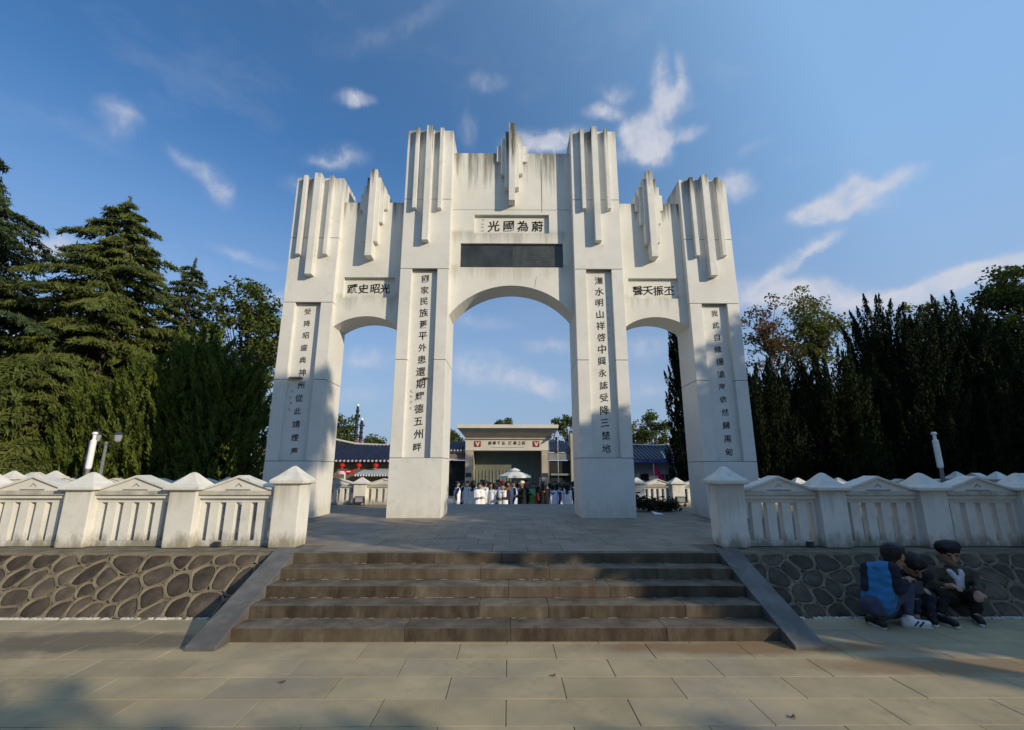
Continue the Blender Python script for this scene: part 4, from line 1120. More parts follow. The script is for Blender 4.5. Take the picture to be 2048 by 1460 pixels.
for px, py, yy in ((716.3, 808, 50), (724.3, 836, 50)):
    x = at(px, py, Y=yy).x; zt_ = at(px, py, Y=yy).z; zm = at(px, 880, Y=yy).z
    t = empty('carved_pole', (x, yy, ZB), 'taller dark carved pole behind the lantern hall' if py < 820 else 'shorter dark carved pole behind the lantern hall', 'carved pole', 'carved poles behind the hall')
    pr = [(.20, ZB), (.20, zm)]
    MB().lathe((x, yy, 0), pr, 10).build('pole_base', totem_red, t)
    pr = []
    for i in range(22):
        z = zm + (zt_ - .25 - zm) * i / 21; pr.append((.19 - .06 * i / 21 + (.07 if i % 5 == 3 else 0), z))
    MB().lathe((x, yy, 0), pr, 10).build('pole_shaft', totem_mat, t)
    MB().box(x - .25, x + .30, yy - .1, yy + .1, zm + (zt_ - zm) * .62, zm + (zt_ - zm) * .70).build('crosspiece', totem_mat, t)
    MB().lathe((x, yy, zt_ - .26), [(.14, 0), (.15, .12), (.08, .26)], 10).build('pole_cap', white_plain, t)

# grey hall seen through the right arch
YG = 34.0
def gx_(px): return at(px, 900, Y=YG).x
def gz_(py): return at(1310, py, Y=YG).z
gh = empty('grey_hall', (gx_(1320), YG, ZB), 'grey hall with dark blue tiled roof and black windows seen through the right arch', 'hall')
MB().box(gx_(1235), gx_(1364), YG + .9, YG + 6, ZB, gz_(919)).build('wall', hall_grey, gh)
MB().box(gx_(1364), gx_(1440), YG + .95, YG + 6, ZB, gz_(921)).build('wall', dark_open, gh)  # near-black block painted as an unlit interior
tile_roof(gh, gx_(1235), gx_(1440), YG, YG + 4, gz_(921), gz_(897) + .35, .30, .5, edge=False)
MB().tube([(gx_(1235), YG + 4, gz_(895) + .75), (gx_(1290), YG + 4, gz_(896) + .47), (gx_(1350), YG + 4, gz_(896.5) + .40), (gx_(1440), YG + 4, gz_(896) + .75)], .07, 8).build('ridge_line', tile_edge, gh)
MB().tube([(gx_(1331), YG + .2, gz_(917)), (gx_(1337), YG + 1.2, gz_(912) + .12), (gx_(1340), YG + 2.0, gz_(907) + .2)], .06, 6).build('hip_ridge', tile_edge, gh)
MB().box(gx_(1235), gx_(1440), YG - .06, YG + .02, gz_(924.5), gz_(921.2)).build('gutter', lamp_blue, gh)
for a, bb, c_, d in ((1326, 1333, 948, 962), (1335, 1341.5, 948, 962), (1284, 1302, 947, 962)):
    w = MB().box(gx_(a), gx_(bb), YG + .86, YG + .91, gz_(d), gz_(c_)).build('window', hall_wall, gh)
    MB().box(gx_(a) + .04, gx_(bb) - .04, YG + .84, YG + .862, gz_(d) + .04, gz_(c_) - .04).build('pane', pane_dark, w)
# cream gabled building left of the gate
YC = 34.0
def cx_(px): return at(px, 920, Y=YC).x
def cz_(py): return at(505, py, Y=YC).z
cb = empty('gabled_house', (cx_(505), YC, ZB), 'cream house with curved stepped gable and dark arched opening left of the gate', 'house')
gp = [(cx_(474), cz_(980)), (cx_(560), cz_(980)), (cx_(560), cz_(894)), (cx_(514), cz_(896)), (cx_(511), cz_(908)), (cx_(503), cz_(920)), (cx_(497), cz_(929)), (cx_(488), cz_(937)), (cx_(479), cz_(943)), (cx_(474), cz_(950))]
MB().prism_y(gp, YC, YC + 5).build('gable_wall', cream_wall, cb)
ap = [(cx_(486), cz_(980)), (cx_(511), cz_(980))] + [(cx_(498.5) + (cx_(511) - cx_(498.5)) * math.cos(t), cz_(953) + (cz_(941) - cz_(953)) * math.sin(t)) for t in [math.pi * i / 10 for i in range(11)]]
MB().prism_y(ap, YC - .03, YC + .05).build('arched_opening', dark_open, cb)  # black slab on the wall paints the shade inside the arch
kx = at(390, 940, Y=22).x; kz = lambda py: at(390, py, Y=22).z
ks = empty('shrine_pillar', (kx, 22, ZB), 'small cream roofed pillar behind the left balustrade', 'pillar')
MB().box(at(381, 940, Y=22).x, at(406, 940, Y=22).x, 22, 22.6, ZB, kz(941)).build('shaft', cream_wall, ks)
MB().prism_y([(at(377, 940, Y=22).x, kz(941)), (at(408, 940, Y=22).x, kz(941)), (at(404, 940, Y=22).x, kz(936)), (at(396, 940, Y=22).x, kz(929)), (at(388, 940, Y=22).x, kz(929)), (at(383, 940, Y=22).x, kz(936))], 21.9, 22.7).build('roof', cap_mat, ks)
MB().box(at(398, 940, Y=22).x, at(407, 940, Y=22).x, 22.72, 23, ZB, kz(925)).build('finial', cream_wall, ks)

# ------------------------------------------------------------------ lamps, lights, parasol, flags, wreath
def lamp_tube(px, py0, py1, Y, label, blue=True):
    a = at(px, py0, Y=Y); z1 = a.z; z0 = at(px, py1, Y=Y).z; x = a.x
    g = empty('lamp_post', (x, Y, ZB), label, 'lamp post', 'white tube lamps')
    MB().lathe((x, Y, 0), [(.06, ZB), (.06, z0)], 10).build('pole', metal_grey, g)
    MB().lathe((x, Y, 0), [(.07, z0), (.088, z0 + .05), (.088, z1 - .3), (.07, z1 - .26)], 14).build('lamp_tube', lamp_white, g, smooth=False)
    if blue: MB().box(x - .106, x - .084, Y - .05, Y + .05, z0, z1 - .3).build('edge_strip', lamp_blue, g)
    MB().lathe((x, Y, 0), [(.05, z1 - .26), (.05, z1 - .1), (.09, z1 - .07), (.06, z1)], 10).build('finial', lamp_white, g)
lamp_tube(191, 864, 938, 15.8, 'white tube lamp standing before the left hedge trees')
lamp_tube(1867, 864, 936, 15.8, 'white tube lamp standing before the dark right junipers', False)
Y = 16.0
x = at(213, 885, Y=Y).x; z = lambda py: at(213, py, Y=Y).z
g = empty('street_lamp', (x, Y, ZB), 'old style two lantern street lamp right of the left white tube lamp', 'street lamp')
MB().lathe((x, Y, 0), [(.07, ZB), (.055, z(945)), (.045, z(890)), (.06, z(886)), (.03, z(883))], 8).build('pole', metal_grey, g)
MB().tube([(x - .36, Y, z(885)), (x - .2, Y, z(892)), (x, Y, z(889)), (x + .2, Y, z(892)), (x + .36, Y, z(885))], .018, 6).build('arm', metal_dark, g)
for dx in (-.36, .36):
    ln = MB().lathe((x + dx, Y, z(885)), [(.04, 0), (.10, .05), (.13, .26)], 8).build('lantern', glass_lamp, g)
    MB().lathe((x + dx, Y, z(885)), [(.16, .261), (.10, .34), (.02, .42), (.02, .47)], 8).build('lantern_roof', metal_dark, ln)
for x, lb in ((-4.95, 'floodlight at the foot of the balustrade seen through the left arch'), (5.72, 'floodlight at the foot of the balustrade seen through the right arch')):
    g = empty('floodlight', (x, 15.9, H5), lb, 'floodlight')
    MB().box(x - .16, x + .16, 15.88, 16.0, H5 + .08, H5 + .29).build('housing', metal_dark, g, bevel=.015)
    MB().box(x - .12, x + .12, 15.862, 15.882, H5 + .11, H5 + .26).build('lens', glass_lamp, g)
    MB().box(x - .18, x - .165, 15.9, 15.96, H5, H5 + .2).box(x + .165, x + .18, 15.9, 15.96, H5, H5 + .2).box(x - .18, x + .18, 15.9, 15.96, H5, H5 + .015).build('bracket', metal_dark, g)
# two tier parasol
YP_ = 31.0
def px_(p): return at(p, 950, Y=YP_).x
def pz_(p): return at(1024, p, Y=YP_).z
pc = (px_(1029.5), YP_)
par = empty('parasol', (pc[0], pc[1], ZB), 'white two tier parasol above the crowd in front of the museum', 'parasol')
MB().lathe((pc[0], pc[1], 0), [(.035, ZB), (.035, pz_(940))], 8).build('pole', metal_grey, par)
hw = (px_(1062) - px_(996.5)) / 2
def canopy(h, z0, z1, val):
    b = MB(); n = 8
    ring = lambda r, z, k: [(pc[0] + r * (1 if k == 0 else 1) * math.cos(2 * math.pi * (i + .5) / n), pc[1] + r * math.sin(2 * math.pi * (i + .5) / n), z) for i in range(n)]
    R_ = [ring(h * 1.05, z0 - val, 0), ring(h * 1.05, z0, 0), ring(h * .55, z0 + (z1 - z0) * .62, 0), ring(.05, z1, 0)]
    vs = [q for r_ in R_ for q in r_]; fs = []
    for i in range(3):
        for k in range(n): fs.append((i * n + k, i * n + (k + 1) % n, (i + 1) * n + (k + 1) % n, (i + 1) * n + k))
    fs.append(tuple(range(3 * n, 4 * n)))
    return b.add(vs, fs)
canopy(hw, pz_(951.5), pz_(941), .12).build('canopy', canvas, par)
canopy(hw * .34, pz_(940.6), pz_(936), .03).build('top_tier', canvas, par)
for k in range(8):
    t = 2 * math.pi * (k + .5) / 8
    MB().tube([(pc[0], pc[1], pz_(941.5)), (pc[0] + hw * math.cos(t), pc[1] + hw * math.sin(t), pz_(951.5) - .02)], .012, 4).build('rib', metal_grey, par)
def flag(label, px, py, Y, pole, w, h, m, dx=0., digit=None):
    p = at(px, py, Y=Y)
    g = empty('flag', (p.x, Y, ZB), label, 'flag')
    MB().tube([(p.x, Y, ZB + .3), (p.x + dx, Y, p.z + .1)], .018, 6).build('flag_pole', white_plain, g)
    b = MB(); nx, nz = 8, 8; vs = []; fs = []
    for j in range(nz + 1):
        for i in range(nx + 1):
            u, v = i / nx, j / nz
            sag = u * (1 - u * .3)
            vs.append((p.x + dx * (1 - v * .4) + w * u * (.25 + .75 * v), Y - .02 + .07 * math.sin(u * 9 + v * 2), p.z - h * v * (.65 + .35 * u) - .35 * h * sag * v))
    for j in range(nz):
        for i in range(nx): fs.append((j * (nx + 1) + i, (j + 1) * (nx + 1) + i, (j + 1) * (nx + 1) + i + 1, j * (nx + 1) + i + 1))
    c = b.add(vs, fs).build('flag_cloth', m, g, smooth=True)
    if digit:
        q = at(*digit[1], Y=Y - .16); write(digit[0], q, digit[2], c, white_plain, .03, 'numeral')
    return g
flag('bright pink flag marked 2 drooping behind the right balustrade', 1307, 932, 22, 0, .5, .62, flag_pink, 0, ('2', (1315, 955.5), .26))
flag('pink flag carried above the crowd at the right', 1078, 958, 24, 0, .22, .3, flag_pink, .05, ('1', (1081.5, 962.5), .16))
flag('pale blue and white flag on a slanting pole right of the museum cornice', 1115, 862, 44.4, 0, -.75, .7, flag_blue, .0)
# wreath lying by the right inner pillar
w0 = at(1300, 1022, Z=H5)
wr = empty('wreath', (w0.x, w0.y, H5), 'wilted dark green wreath with pink ribbons lying beside the right inner pillar', 'wreath')
rng = np.random.default_rng(5); n = 900
th = rng.random(n) * 2 * math.pi; rad = .55 + rng.normal(size=n) * .13
C = np.stack([w0.x + rad * np.cos(th) * 1.15, w0.y + .1 + rad * np.sin(th) * .6, H5 + .05 + np.abs(rng.normal(size=n)) * .11 + .12 * np.maximum(0, -np.cos(th))], 1)
leaves('greenery', C, np.stack([np.cos(th + 1.2), np.sin(th + 1.2), rng.normal(size=n) * .4 + .2], 1), .24, .07, wreath_green, wr)
b = MB()
for i in range(16):
    a = at(1277 + i * 2.6, 1006, Y=w0.y); x = a.x; z = H5 + random.uniform(.14, .34)
    b.tube([(x, w0.y - .05, z), (x + .12, w0.y - .12, z + random.uniform(-.06, .08)), (x + .26, w0.y - .1, z - random.uniform(.04, .12))], .012, 4)
b.build('ribbon', ribbon_pink, wr)
q = at(1316, 1027, Z=H5 + .03)
MB().add([(q.x - .1, q.y - .06, H5 + .01), (q.x + .12, q.y - .1, H5 + .006), (q.x + .1, q.y + .1, H5 + .03), (q.x - .14, q.y + .12, H5 + .08)], [(0, 1, 2, 3)]).build('card', white_plain, wr)

# ------------------------------------------------------------------ people
def sphere_into(bm, c, r, sub=2, sc=(1, 1, 1)):
    m_ = Matrix.Translation(Vector(c)) @ Matrix.Diagonal((r * sc[0], r * sc[1], r * sc[2], 1))
    bmesh.ops.create_icosphere(bm, subdivisions=sub, radius=1, matrix=m_)
def capsule_into(bm, a, ra, b, rb, seg=10):
    a, b = Vector(a), Vector(b); d = b - a
    if d.length > 1e-5:
        q = d.to_track_quat('Z', 'Y').to_matrix().to_4x4()
        bmesh.ops.create_cone(bm, cap_ends=True, segments=seg, radius1=ra, radius2=rb, depth=d.length, matrix=Matrix.Translation((a + b) / 2) @ q)
    sphere_into(bm, a, ra); sphere_into(bm, b, rb)
def blob(name, caps, m, voxel=.02, spheres=(), smooth=3, origin=(0, 0, 0)):
    """one continuous skin over tapered capsules; coordinates in plan units"""
    bm = bmesh.new(); o0 = Vector(origin)
    for a, ra, b, rb in caps: capsule_into(bm, (Vector(a) - o0) * U, ra * U, (Vector(b) - o0) * U, rb * U)
    for s_ in spheres: sphere_into(bm, (Vector(s_[0]) - o0) * U, s_[1] * U, 3, s_[2] if len(s_) > 2 else (1, 1, 1))
    me = bpy.data.meshes.new(name); bm.to_mesh(me); bm.free()
    o = bpy.data.objects.new(name, me); COL.objects.link(o)
    r_ = o.modifiers.new('r', 'REMESH'); r_.mode = 'VOXEL'; r_.voxel_size = voxel * U; r_.use_smooth_shade = True
    if smooth:
        s_ = o.modifiers.new('s', 'SMOOTH'); s_.factor = .5; s_.iterations = smooth
    bpy.context.view_layer.update()
    dg = bpy.context.evaluated_depsgraph_get()
    me2 = bpy.data.meshes.new_from_object(o.evaluated_get(dg), depsgraph=dg)
    bpy.data.objects.remove(o); bpy.data.meshes.remove(me)
    me2.name = name; me2.materials.clear(); me2.materials.append(m)
    me2.polygons.foreach_set('use_smooth', [True] * len(me2.polygons))
    return me2

K = 1.25                                                   # plan units per metre
def sc3(p): return (p[0] * K, p[1] * K, p[2] * K)
CM = {}
def crowd_mesh(kind, pose):
    k = (kind, pose)
    if k in CM: return CM[k]
    hipz, kz_, shz = .82, .45, 1.28
    st_ = {'walk': .20}.get(pose, .05)
    legs = [((-.085, 0, hipz), (-.09, -st_ * .5, kz_), (-.09, st_, .07)), ((.085, 0, hipz), (.09, st_ * .4, kz_), (.09, -st_, .07))]
    armp = {'down': [((-.19, 0, shz), (-.23, .02, 1.02), (-.22, -.06, .80)), ((.19, 0, shz), (.23, .02, 1.02), (.22, -.06, .80))],
            'walk': [((-.19, 0, shz), (-.23, .12, 1.04), (-.21, .08, .82)), ((.19, 0, shz), (.23, -.08, 1.04), (.20, -.2, .88))],
            'front': [((-.19, 0, shz), (-.22, -.05, 1.02), (-.07, -.24, 1.03)), ((.19, 0, shz), (.22, -.05, 1.02), (.07, -.24, 1.06))],
            'raise': [((-.19, 0, shz), (-.24, -.1, 1.08), (-.1, -.26, 1.28)), ((.19, 0, shz), (.23, .02, 1.02), (.22, -.06, .80))]}[pose]
    S = sc3
    def c(a, ra, b, rb): return (S(a), ra * K, S(b), rb * K)
    if kind == 'body':
        caps = [c((0, 0, .95), .09, (0, 0, 1.24), .11), c((0, .01, 1.28), .05, (0, -.005, 1.40), .045)]
        for h, kn, an in legs: caps += [c(h, .065, kn, .045), c(kn, .045, an, .03), c(an, .032, (an[0], an[1] - .12, .035), .03)]
        for sh, el, wr_ in armp:
            d = Vector(wr_) - Vector(el); d.normalize(); h1 = Vector(wr_) + d * .07
            caps += [c(sh, .045, el, .035), c(el, .034, wr_, .025), c(wr_, .026, h1, .03)]
            for f in (-.024, -.008, .008, .024):
                b_ = h1 + Vector((f, 0, 0)); caps.append(c(b_, .009, b_ + d * .07, .007))
            caps.append(c(Vector(wr_) + d * .03, .011, Vector(wr_) + d * .07 + Vector((.04 if sh[0] < 0 else -.04, -.02, 0)), .009))
        me = blob('body', caps, skin_m, .017, [(S((0, -.01, 1.50)), .105 * K, (.86, .98, 1.16)), (S((0, -.112, 1.485)), .02 * K, (.7, 1, 1.2)), (S((-.09, 0, 1.49)), .025 * K, (.5, 1, 1.3)), (S((.09, 0, 1.49)), .025 * K, (.5, 1, 1.3))], 2)
    elif kind == 'jacket':
        caps = [c((-.06, 0, .86), .125, (-.07, 0, 1.22), .125), c((.06, 0, .86), .125, (.07, 0, 1.22), .125), c((-.15, 0, 1.29), .07, (.15, 0, 1.29), .07)]
        for sh, el, wr_ in armp: caps += [c(sh, .07, el, .058), c(el, .058, wr_, .045)]
        me = blob('jacket', caps, jacket_navy, .024)
    elif kind == 'vest':
        caps = [c((-.09, -.005, .72), .15, (-.09, -.005, 1.18), .142), c((.09, -.005, .72), .15, (.09, -.005, 1.18), .142), c((-.13, 0, 1.27), .10, (.13, 0, 1.27), .10)]
        me = blob('vest', caps, vest_white, .024)
    elif kind == 'coat':
        caps = [c((-.09, 0, .55), .155, (-.07, 0, 1.2), .125), c((.09, 0, .55), .155, (.07, 0, 1.2), .125), c((-.15, 0, 1.29), .07, (.15, 0, 1.29), .07)]
        for sh, el, wr_ in armp: caps += [c(sh, .072, el, .06), c(el, .06, wr_, .048)]
        me = blob('coat', caps, jacket_black, .024)
    elif kind == 'trousers':
        caps = [c((-.06, 0, .86), .115, (.06, 0, .86), .115)]
        for h, kn, an in legs: caps += [c(h, .098, kn, .07), c(kn, .07, (an[0], an[1], .10), .055)]
        me = blob('trousers', caps, trouser_navy, .024)
    elif kind == 'shoes':
        caps = []
        for h, kn, an in legs: caps += [c((an[0], an[1] + .04, .04), .042, (an[0], an[1] - .13, .035), .04)]
        me = blob('shoes', caps, shoe_dark, .018)
    elif kind == 'hair':
        me = blob('hair', [c((0, .045, 1.46), .075, (0, .02, 1.54), .10)], hair_m, .018, [(S((0, .012, 1.545)), .112 * K, (.92, 1.0, .86)), (S((0, -.03, 1.585)), .085 * K, (1.05, .95, .62))])
    elif kind == 'long_hair':
        me = blob('hair', [c((0, .055, 1.30), .06, (0, .04, 1.52), .1), c((-.06, .03, 1.32), .035, (-.07, .01, 1.5), .05), c((.06, .03, 1.32), .035, (.07, .01, 1.5), .05)], hair_m, .018, [(S((0, .012, 1.545)), .115 * K, (.94, 1.0, .86)), (S((0, -.03, 1.585)), .085 * K, (1.05, .95, .62))])
    elif kind == 'cap':
        me = blob('cap', [c((-.05, -.1, 1.545), .014, (.05, -.1, 1.545), .014), c((-.045, -.15, 1.53), .012, (.045, -.15, 1.53), .012), c((0, -.1, 1.545), .014, (0, -.16, 1.53), .012)], cloth_cream, .015, [(S((0, 0, 1.565)), .115 * K, (.95, 1.02, .72))])
    CM[k] = me
    return me

def person(px, py, Y, rz, label, pose='down', vest=None, jacket=jacket_navy, trousers=trouser_navy, long=False, coat=None, cap=None, bag=None):
    p = at(px, py, Y=Y)                                     # top of the head
    z0 = ZB
    hs = max(.78, min(1.12, (p.z - z0) / (1.64 * K)))
    g = empty('person', (p.x, Y, z0), label, 'person', 'students and visitors before the museum')
    def part(n, kind, m=None):
        o = link(bpy.data.objects.new(n, crowd_mesh(kind, pose)))
        place(o, WPOS[g.name].copy(), g)
        if m is not None:
            o.material_slots[0].link = 'OBJECT'; o.material_slots[0].material = m
        return o
    part('body', 'body'); part('trousers', 'trousers', trousers); part('shoes', 'shoes')
    if coat is not None: part('coat', 'coat', coat)
    else: part('jacket', 'jacket', jacket)
    if vest is not None: part('vest', 'vest', vest)
    part('hair', 'long_hair' if long else 'hair')
    if cap is not None: part('cap', 'cap', cap)
    g.rotation_euler = (0, 0, rz); g.scale = (hs, hs, hs)
    if bag is not None:
        b = MB().box(-.36, -.22, -.16, .16, .78, 1.06).tube([(-.29, -.1, 1.06), (-.26, -.06, 1.3), (-.24, 0, 1.58)], .014, 5)
        me, c_ = b.mesh('bag', bag, bevel=.02, center=(0, 0, 0)); o = link(bpy.data.objects.new('bag', me)); o.parent = g; WPOS[o.name] = WPOS[g.name]
    return g
d2 = math.radians
vw, vb = vest_white, vest_blue
CR = [(915, 962, 25.0, 110, 'person walking in white vest and dark sleeves at the left end of the crowd', dict(pose='walk', vest=vw)),
      (926, 961, 27.0, 100, 'person in pale blue vest walking just behind the leftmost walker', dict(pose='walk', vest=vb)),
      (937, 961, 23.6, -60, 'person in navy jacket with long hair beside the white vests on the left', dict(vest=vw, long=True)),
      (947.5, 960.5, 23.0, 150, 'person in white vest with long dark hair seen from behind on the left', dict(vest=vw, long=True, pose='front')),
      (959, 965, 22.6, 20, 'shorter person in plain white top between two taller white vests', dict(vest=vw, jacket=cloth_white, pose='front')),
      (969.5, 960, 22.8, 160, 'tall person in white vest with dark left sleeve, back turned', dict(vest=vw)),
      (964, 959, 25.5, -20, 'dark haired person half hidden behind the tall white vest', dict(vest=vw)),
      (981, 964, 24.2, 60, 'person in dark jacket squeezed between two white vests', dict(jacket=jacket_black)),
      (989, 965.5, 22.6, 170, 'person in pale white vest standing square with back turned', dict(vest=vw, jacket=vest_white)),
      (996.5, 959, 25.2, 0, 'person in red top behind the white vests', dict(jacket=cloth_brightred)),
      (1004.5, 961, 24.4, 10, 'person with red headwear behind the white vest holding a black bag', dict(vest=vw, cap=cloth_brightred)),
      (1005.5, 967, 22.4, -20, 'person in white vest holding a dark bag in front', dict(vest=vw, pose='front', bag=jacket_black)),
      (1017.5, 961.5, 24.0, -30, 'person in tan top raising one arm left of the centre', dict(jacket=cloth_orange, pose='raise')),
      (1027.5, 960.5, 23.4, -80, 'person in navy jacket and blue white vest turned sideways with a red bag', dict(vest=vb, bag=cloth_brightred)),
      (1044, 961.5, 22.6, -70, 'adult in cream cap and long black jacket at the centre of the crowd', dict(coat=jacket_black, cap=cloth_cream, pose='front')),
      (1052, 958.5, 24.0, 70, 'tall dark clothed person right behind the cream cap', dict(jacket=jacket_black, pose='front')),
      (1067.5, 965, 24.0, -10, 'person in green top right of the centre', dict(jacket=cloth_green, vest=cloth_green, pose='front')),
      (1076, 972, 22.8, 80, 'person in dark red coat under the pink flag', dict(coat=cloth_red, long=True, pose='front')),
      (1088, 963, 22.6, 175, 'person in long black coat seen from behind right of the red coat', dict(coat=jacket_black, long=True)),
      (1100, 965, 23.6, -150, 'person in dark teal jacket behind the black coat', dict(jacket=cloth_teal)),
      (1106, 968, 22.6, 165, 'person in pale blue vest next to the black coat, back turned', dict(vest=vb)),
      (1113.5, 966, 23.6, 150, 'person in pale blue vest second from the black coat', dict(vest=vb, long=True)),
      (1122, 969, 22.5, -110, 'person in pale blue vest with dark arm hanging down, third from the right', dict(vest=vb)),
      (1110, 961.5, 26.5, 0, 'person at the back near the museum door, head above the blue vests', dict(jacket=jacket_navy)),
      (1126, 960, 26.8, 10, 'person at the back right of the museum door', dict(jacket=cloth_teal)),
      (1135, 967, 22.6, 160, 'person in whitish lavender vest near the right pillar', dict(vest=vw, long=True)),
      (1142, 963, 23.5, -100, 'person in dark sleeves and white vest beside the right pillar', dict(vest=vw)),
      (942, 963, 24.6, 140, 'person in white vest in the second row between the two leftmost long haired students', dict(vest=vw)),
      (975.5, 962, 24.8, 190, 'person in white vest in the second row right of the tall white vest', dict(vest=vw)),
      (1013, 964, 25.0, 170, 'person in white vest in the second row behind the tan top', dict(vest=vw)),
      (1036, 964, 25.2, 150, 'person in white vest in the second row left of the cream cap', dict(vest=vw)),
      (1118, 964, 24.8, 180, 'person in white vest in the second row behind the blue vests', dict(vest=vw)),
      (1130, 964.5, 24.4, 160, 'person in white vest in the second row near the right pillar', dict(vest=vw)),
      (1149.5, 961, 22.8, 120, 'dark clothed person half hidden by the right inner pillar', dict(jacket=jacket_black, pose='raise'))]
for px, py, Y, a, lb, k in CR: person(px, py, Y, d2(a), lb, **k)

# three boys sitting in the shade at the foot of the right wall
def limb(joints, radii): return [(joints[i], radii[i], joints[i + 1], radii[i + 1]) for i in range(len(joints) - 1)]
def hand(w, d, up, s=1.0):
    """palm, four bent fingers and a thumb from wrist w along d"""
    w = Vector(w); d = Vector(d).normalized(); up = Vector(up); side = d.cross(up).normalized(); up = side.cross(d)
    out = [(w, .030 * s, w + d * .075 * s, .034 * s), (w + side * .022 * s + d * .03 * s, .026 * s, w - side * .022 * s + d * .03 * s, .026 * s)]
    for i, (o_, l) in enumerate(((-.036, .072), (-.012, .088), (.012, .092), (.036, .080))):
        a = w + d * .085 * s + side * o_ * s; b = a + (d * .8 - up * .35).normalized() * l * .55 * s; c = b + (d * .45 - up * .9).normalized() * l * .5 * s
        out += [(a, .0125 * s, b, .0115 * s), (b, .0115 * s, c, .0095 * s)]
    a = w + d * .03 * s - side * .034 * s; b = a + (d * .7 - side * .6).normalized() * .05 * s
    out += [(a, .0145 * s, b, .0125 * s), (b, .0125 * s, b + (d * .9 - up * .3).normalized() * .04 * s, .0105 * s)]
    return out
def boy(label, base, J, jacket_m, trouser_m, shoe_ms, shirt_m=None, stripe=None, sleeve_m=None):
    g = empty('person', base, label, 'person', 'boys sitting at the foot of the right wall')
    f = Vector(J['face']).normalized(); hc = Vector(J['head']); upv = Vector(J.get('up', (0, 0, 1))).normalized()
    sd_ = f.cross(upv).normalized(); upv = sd_.cross(f)
    def emit(n, caps, m, vox, sph=(), sm=2):
        me = blob(n, caps, m, vox, sph, sm, origin=base)
        if n != 'body':                                     # folds and strands
            k_, am = ((34, .006) if n == 'hair' else (9, .016))
            nn = [v.normal.copy() for v in me.vertices]
            for v, q in zip(me.vertices, nn): v.co += q * am * (mnoise.noise(Vector((v.co.x * k_, v.co.y * k_, v.co.z * k_ * 2.2))) + .5 * mnoise.noise(v.co * k_ * 2.3))
        o = link(bpy.data.objects.new(n, me)); place(o, Vector(base) * U, g); return o
    neck = Vector(J['neck']); pel = Vector(J['pelvis'])
    caps = [(pel, .12, neck - Vector((0, 0, .10)), .12), (neck - Vector((0, 0, .06)), .065, hc - upv * .08, .062)]
    sph = []
    # head: skull, jaw, nose, ears, brow, lips
    caps += [(hc + upv * .03 - f * .015, .110, hc - upv * .005 + f * .012, .105), (hc - upv * .05 + f * .03, .088, hc - upv * .095 + f * .055, .05)]
    caps += [(hc + f * .118 + upv * .02, .014, hc + f * .150 - upv * .028, .021), (hc + f * .112 - upv * .074 - sd_ * .025, .012, hc + f * .112 - upv * .074 + sd_ * .025, .012)]
    for s_ in (-1, 1): caps += [(hc + sd_ * s_ * .108 + upv * .02, .022, hc + sd_ * s_ * .112 - upv * .03, .016), (hc + f * .108 + upv * .045 + sd_ * s_ * .06, .012, hc + f * .115 + upv * .045 + sd_ * s_ * .02, .013)]
    s0, s1_ = Vector(J['sh'][0]), Vector(J['sh'][1]); ax = (s1_ - s0).normalized(); mc = (s0 + s1_) / 2
    jk = [(pel - ax * .06, .12, mc - ax * .075 - Vector((0, 0, .07)), .102), (pel + ax * .06, .12, mc + ax * .075 - Vector((0, 0, .07)), .102), (s0.lerp(s1_, .12), .075, s0.lerp(s1_, .88), .075), (mc, .085, neck - Vector((0, 0, .03)), .072)]
    sl_ = []
    for sh, el, wr_ in zip(J['sh'], J['el'], J['wr']):
        caps += limb([Vector(sh), Vector(el), Vector(wr_)], [.055, .045, .033]); d = Vector(wr_) - Vector(el); caps += hand(wr_, d, J.get('palm', (0, 0, 1)), 1.02)
        (sl_ if sleeve_m else jk).extend(limb([Vector(sh), Vector(el), Vector(wr_) - d.normalized() * .02], [.076, .062, .048]))
    tr = [(pel - Vector((.07, 0, .02)), .13, pel + Vector((.07, 0, -.02)), .13)]; sh_ = []
    for kn, an, toe, hp in zip(J['kn'], J['an'], J['toe'], (-.09, .09)):
        h = pel + Vector((hp, -.02, -.02)); kn, an, toe = Vector(kn), Vector(an), Vector(toe)
        caps += limb([h, kn, an], [.085, .06, .04]); caps.append((an, .04, an.lerp(toe, .6) - Vector((0, 0, .02)), .035))
        tr += limb([h, kn, an.lerp(kn, .12)], [.105, .077, .056])
        dd = (toe - an); dd.z = 0; dd.normalize(); zf = toe.z
        heel = Vector((an.x, an.y, zf + .048)) - dd * .045
        tip = heel + dd * .245
        s1 = [(heel, .05, heel + dd * .14, .052), (heel + dd * .14, .052, tip - dd * .03, .045), (an - Vector((0, 0, .01)), .055, heel + dd * .07, .05)]
        sh_.append((s1, [(heel - Vector((0, 0, .03)), .030, tip - Vector((0, 0, .03)), .032), (heel + dd * .16 - Vector((0, 0, .03)), .05, heel - Vector((0, 0, .03)), .042)], heel, dd))
    emit('body', caps, skin_m, .0115, sph, 1)
    jo = emit('jacket', jk, jacket_m, .018)
    if sleeve_m: emit('sleeves', sl_, sleeve_m, .018)
    emit('trousers', tr, trouser_m, .020)
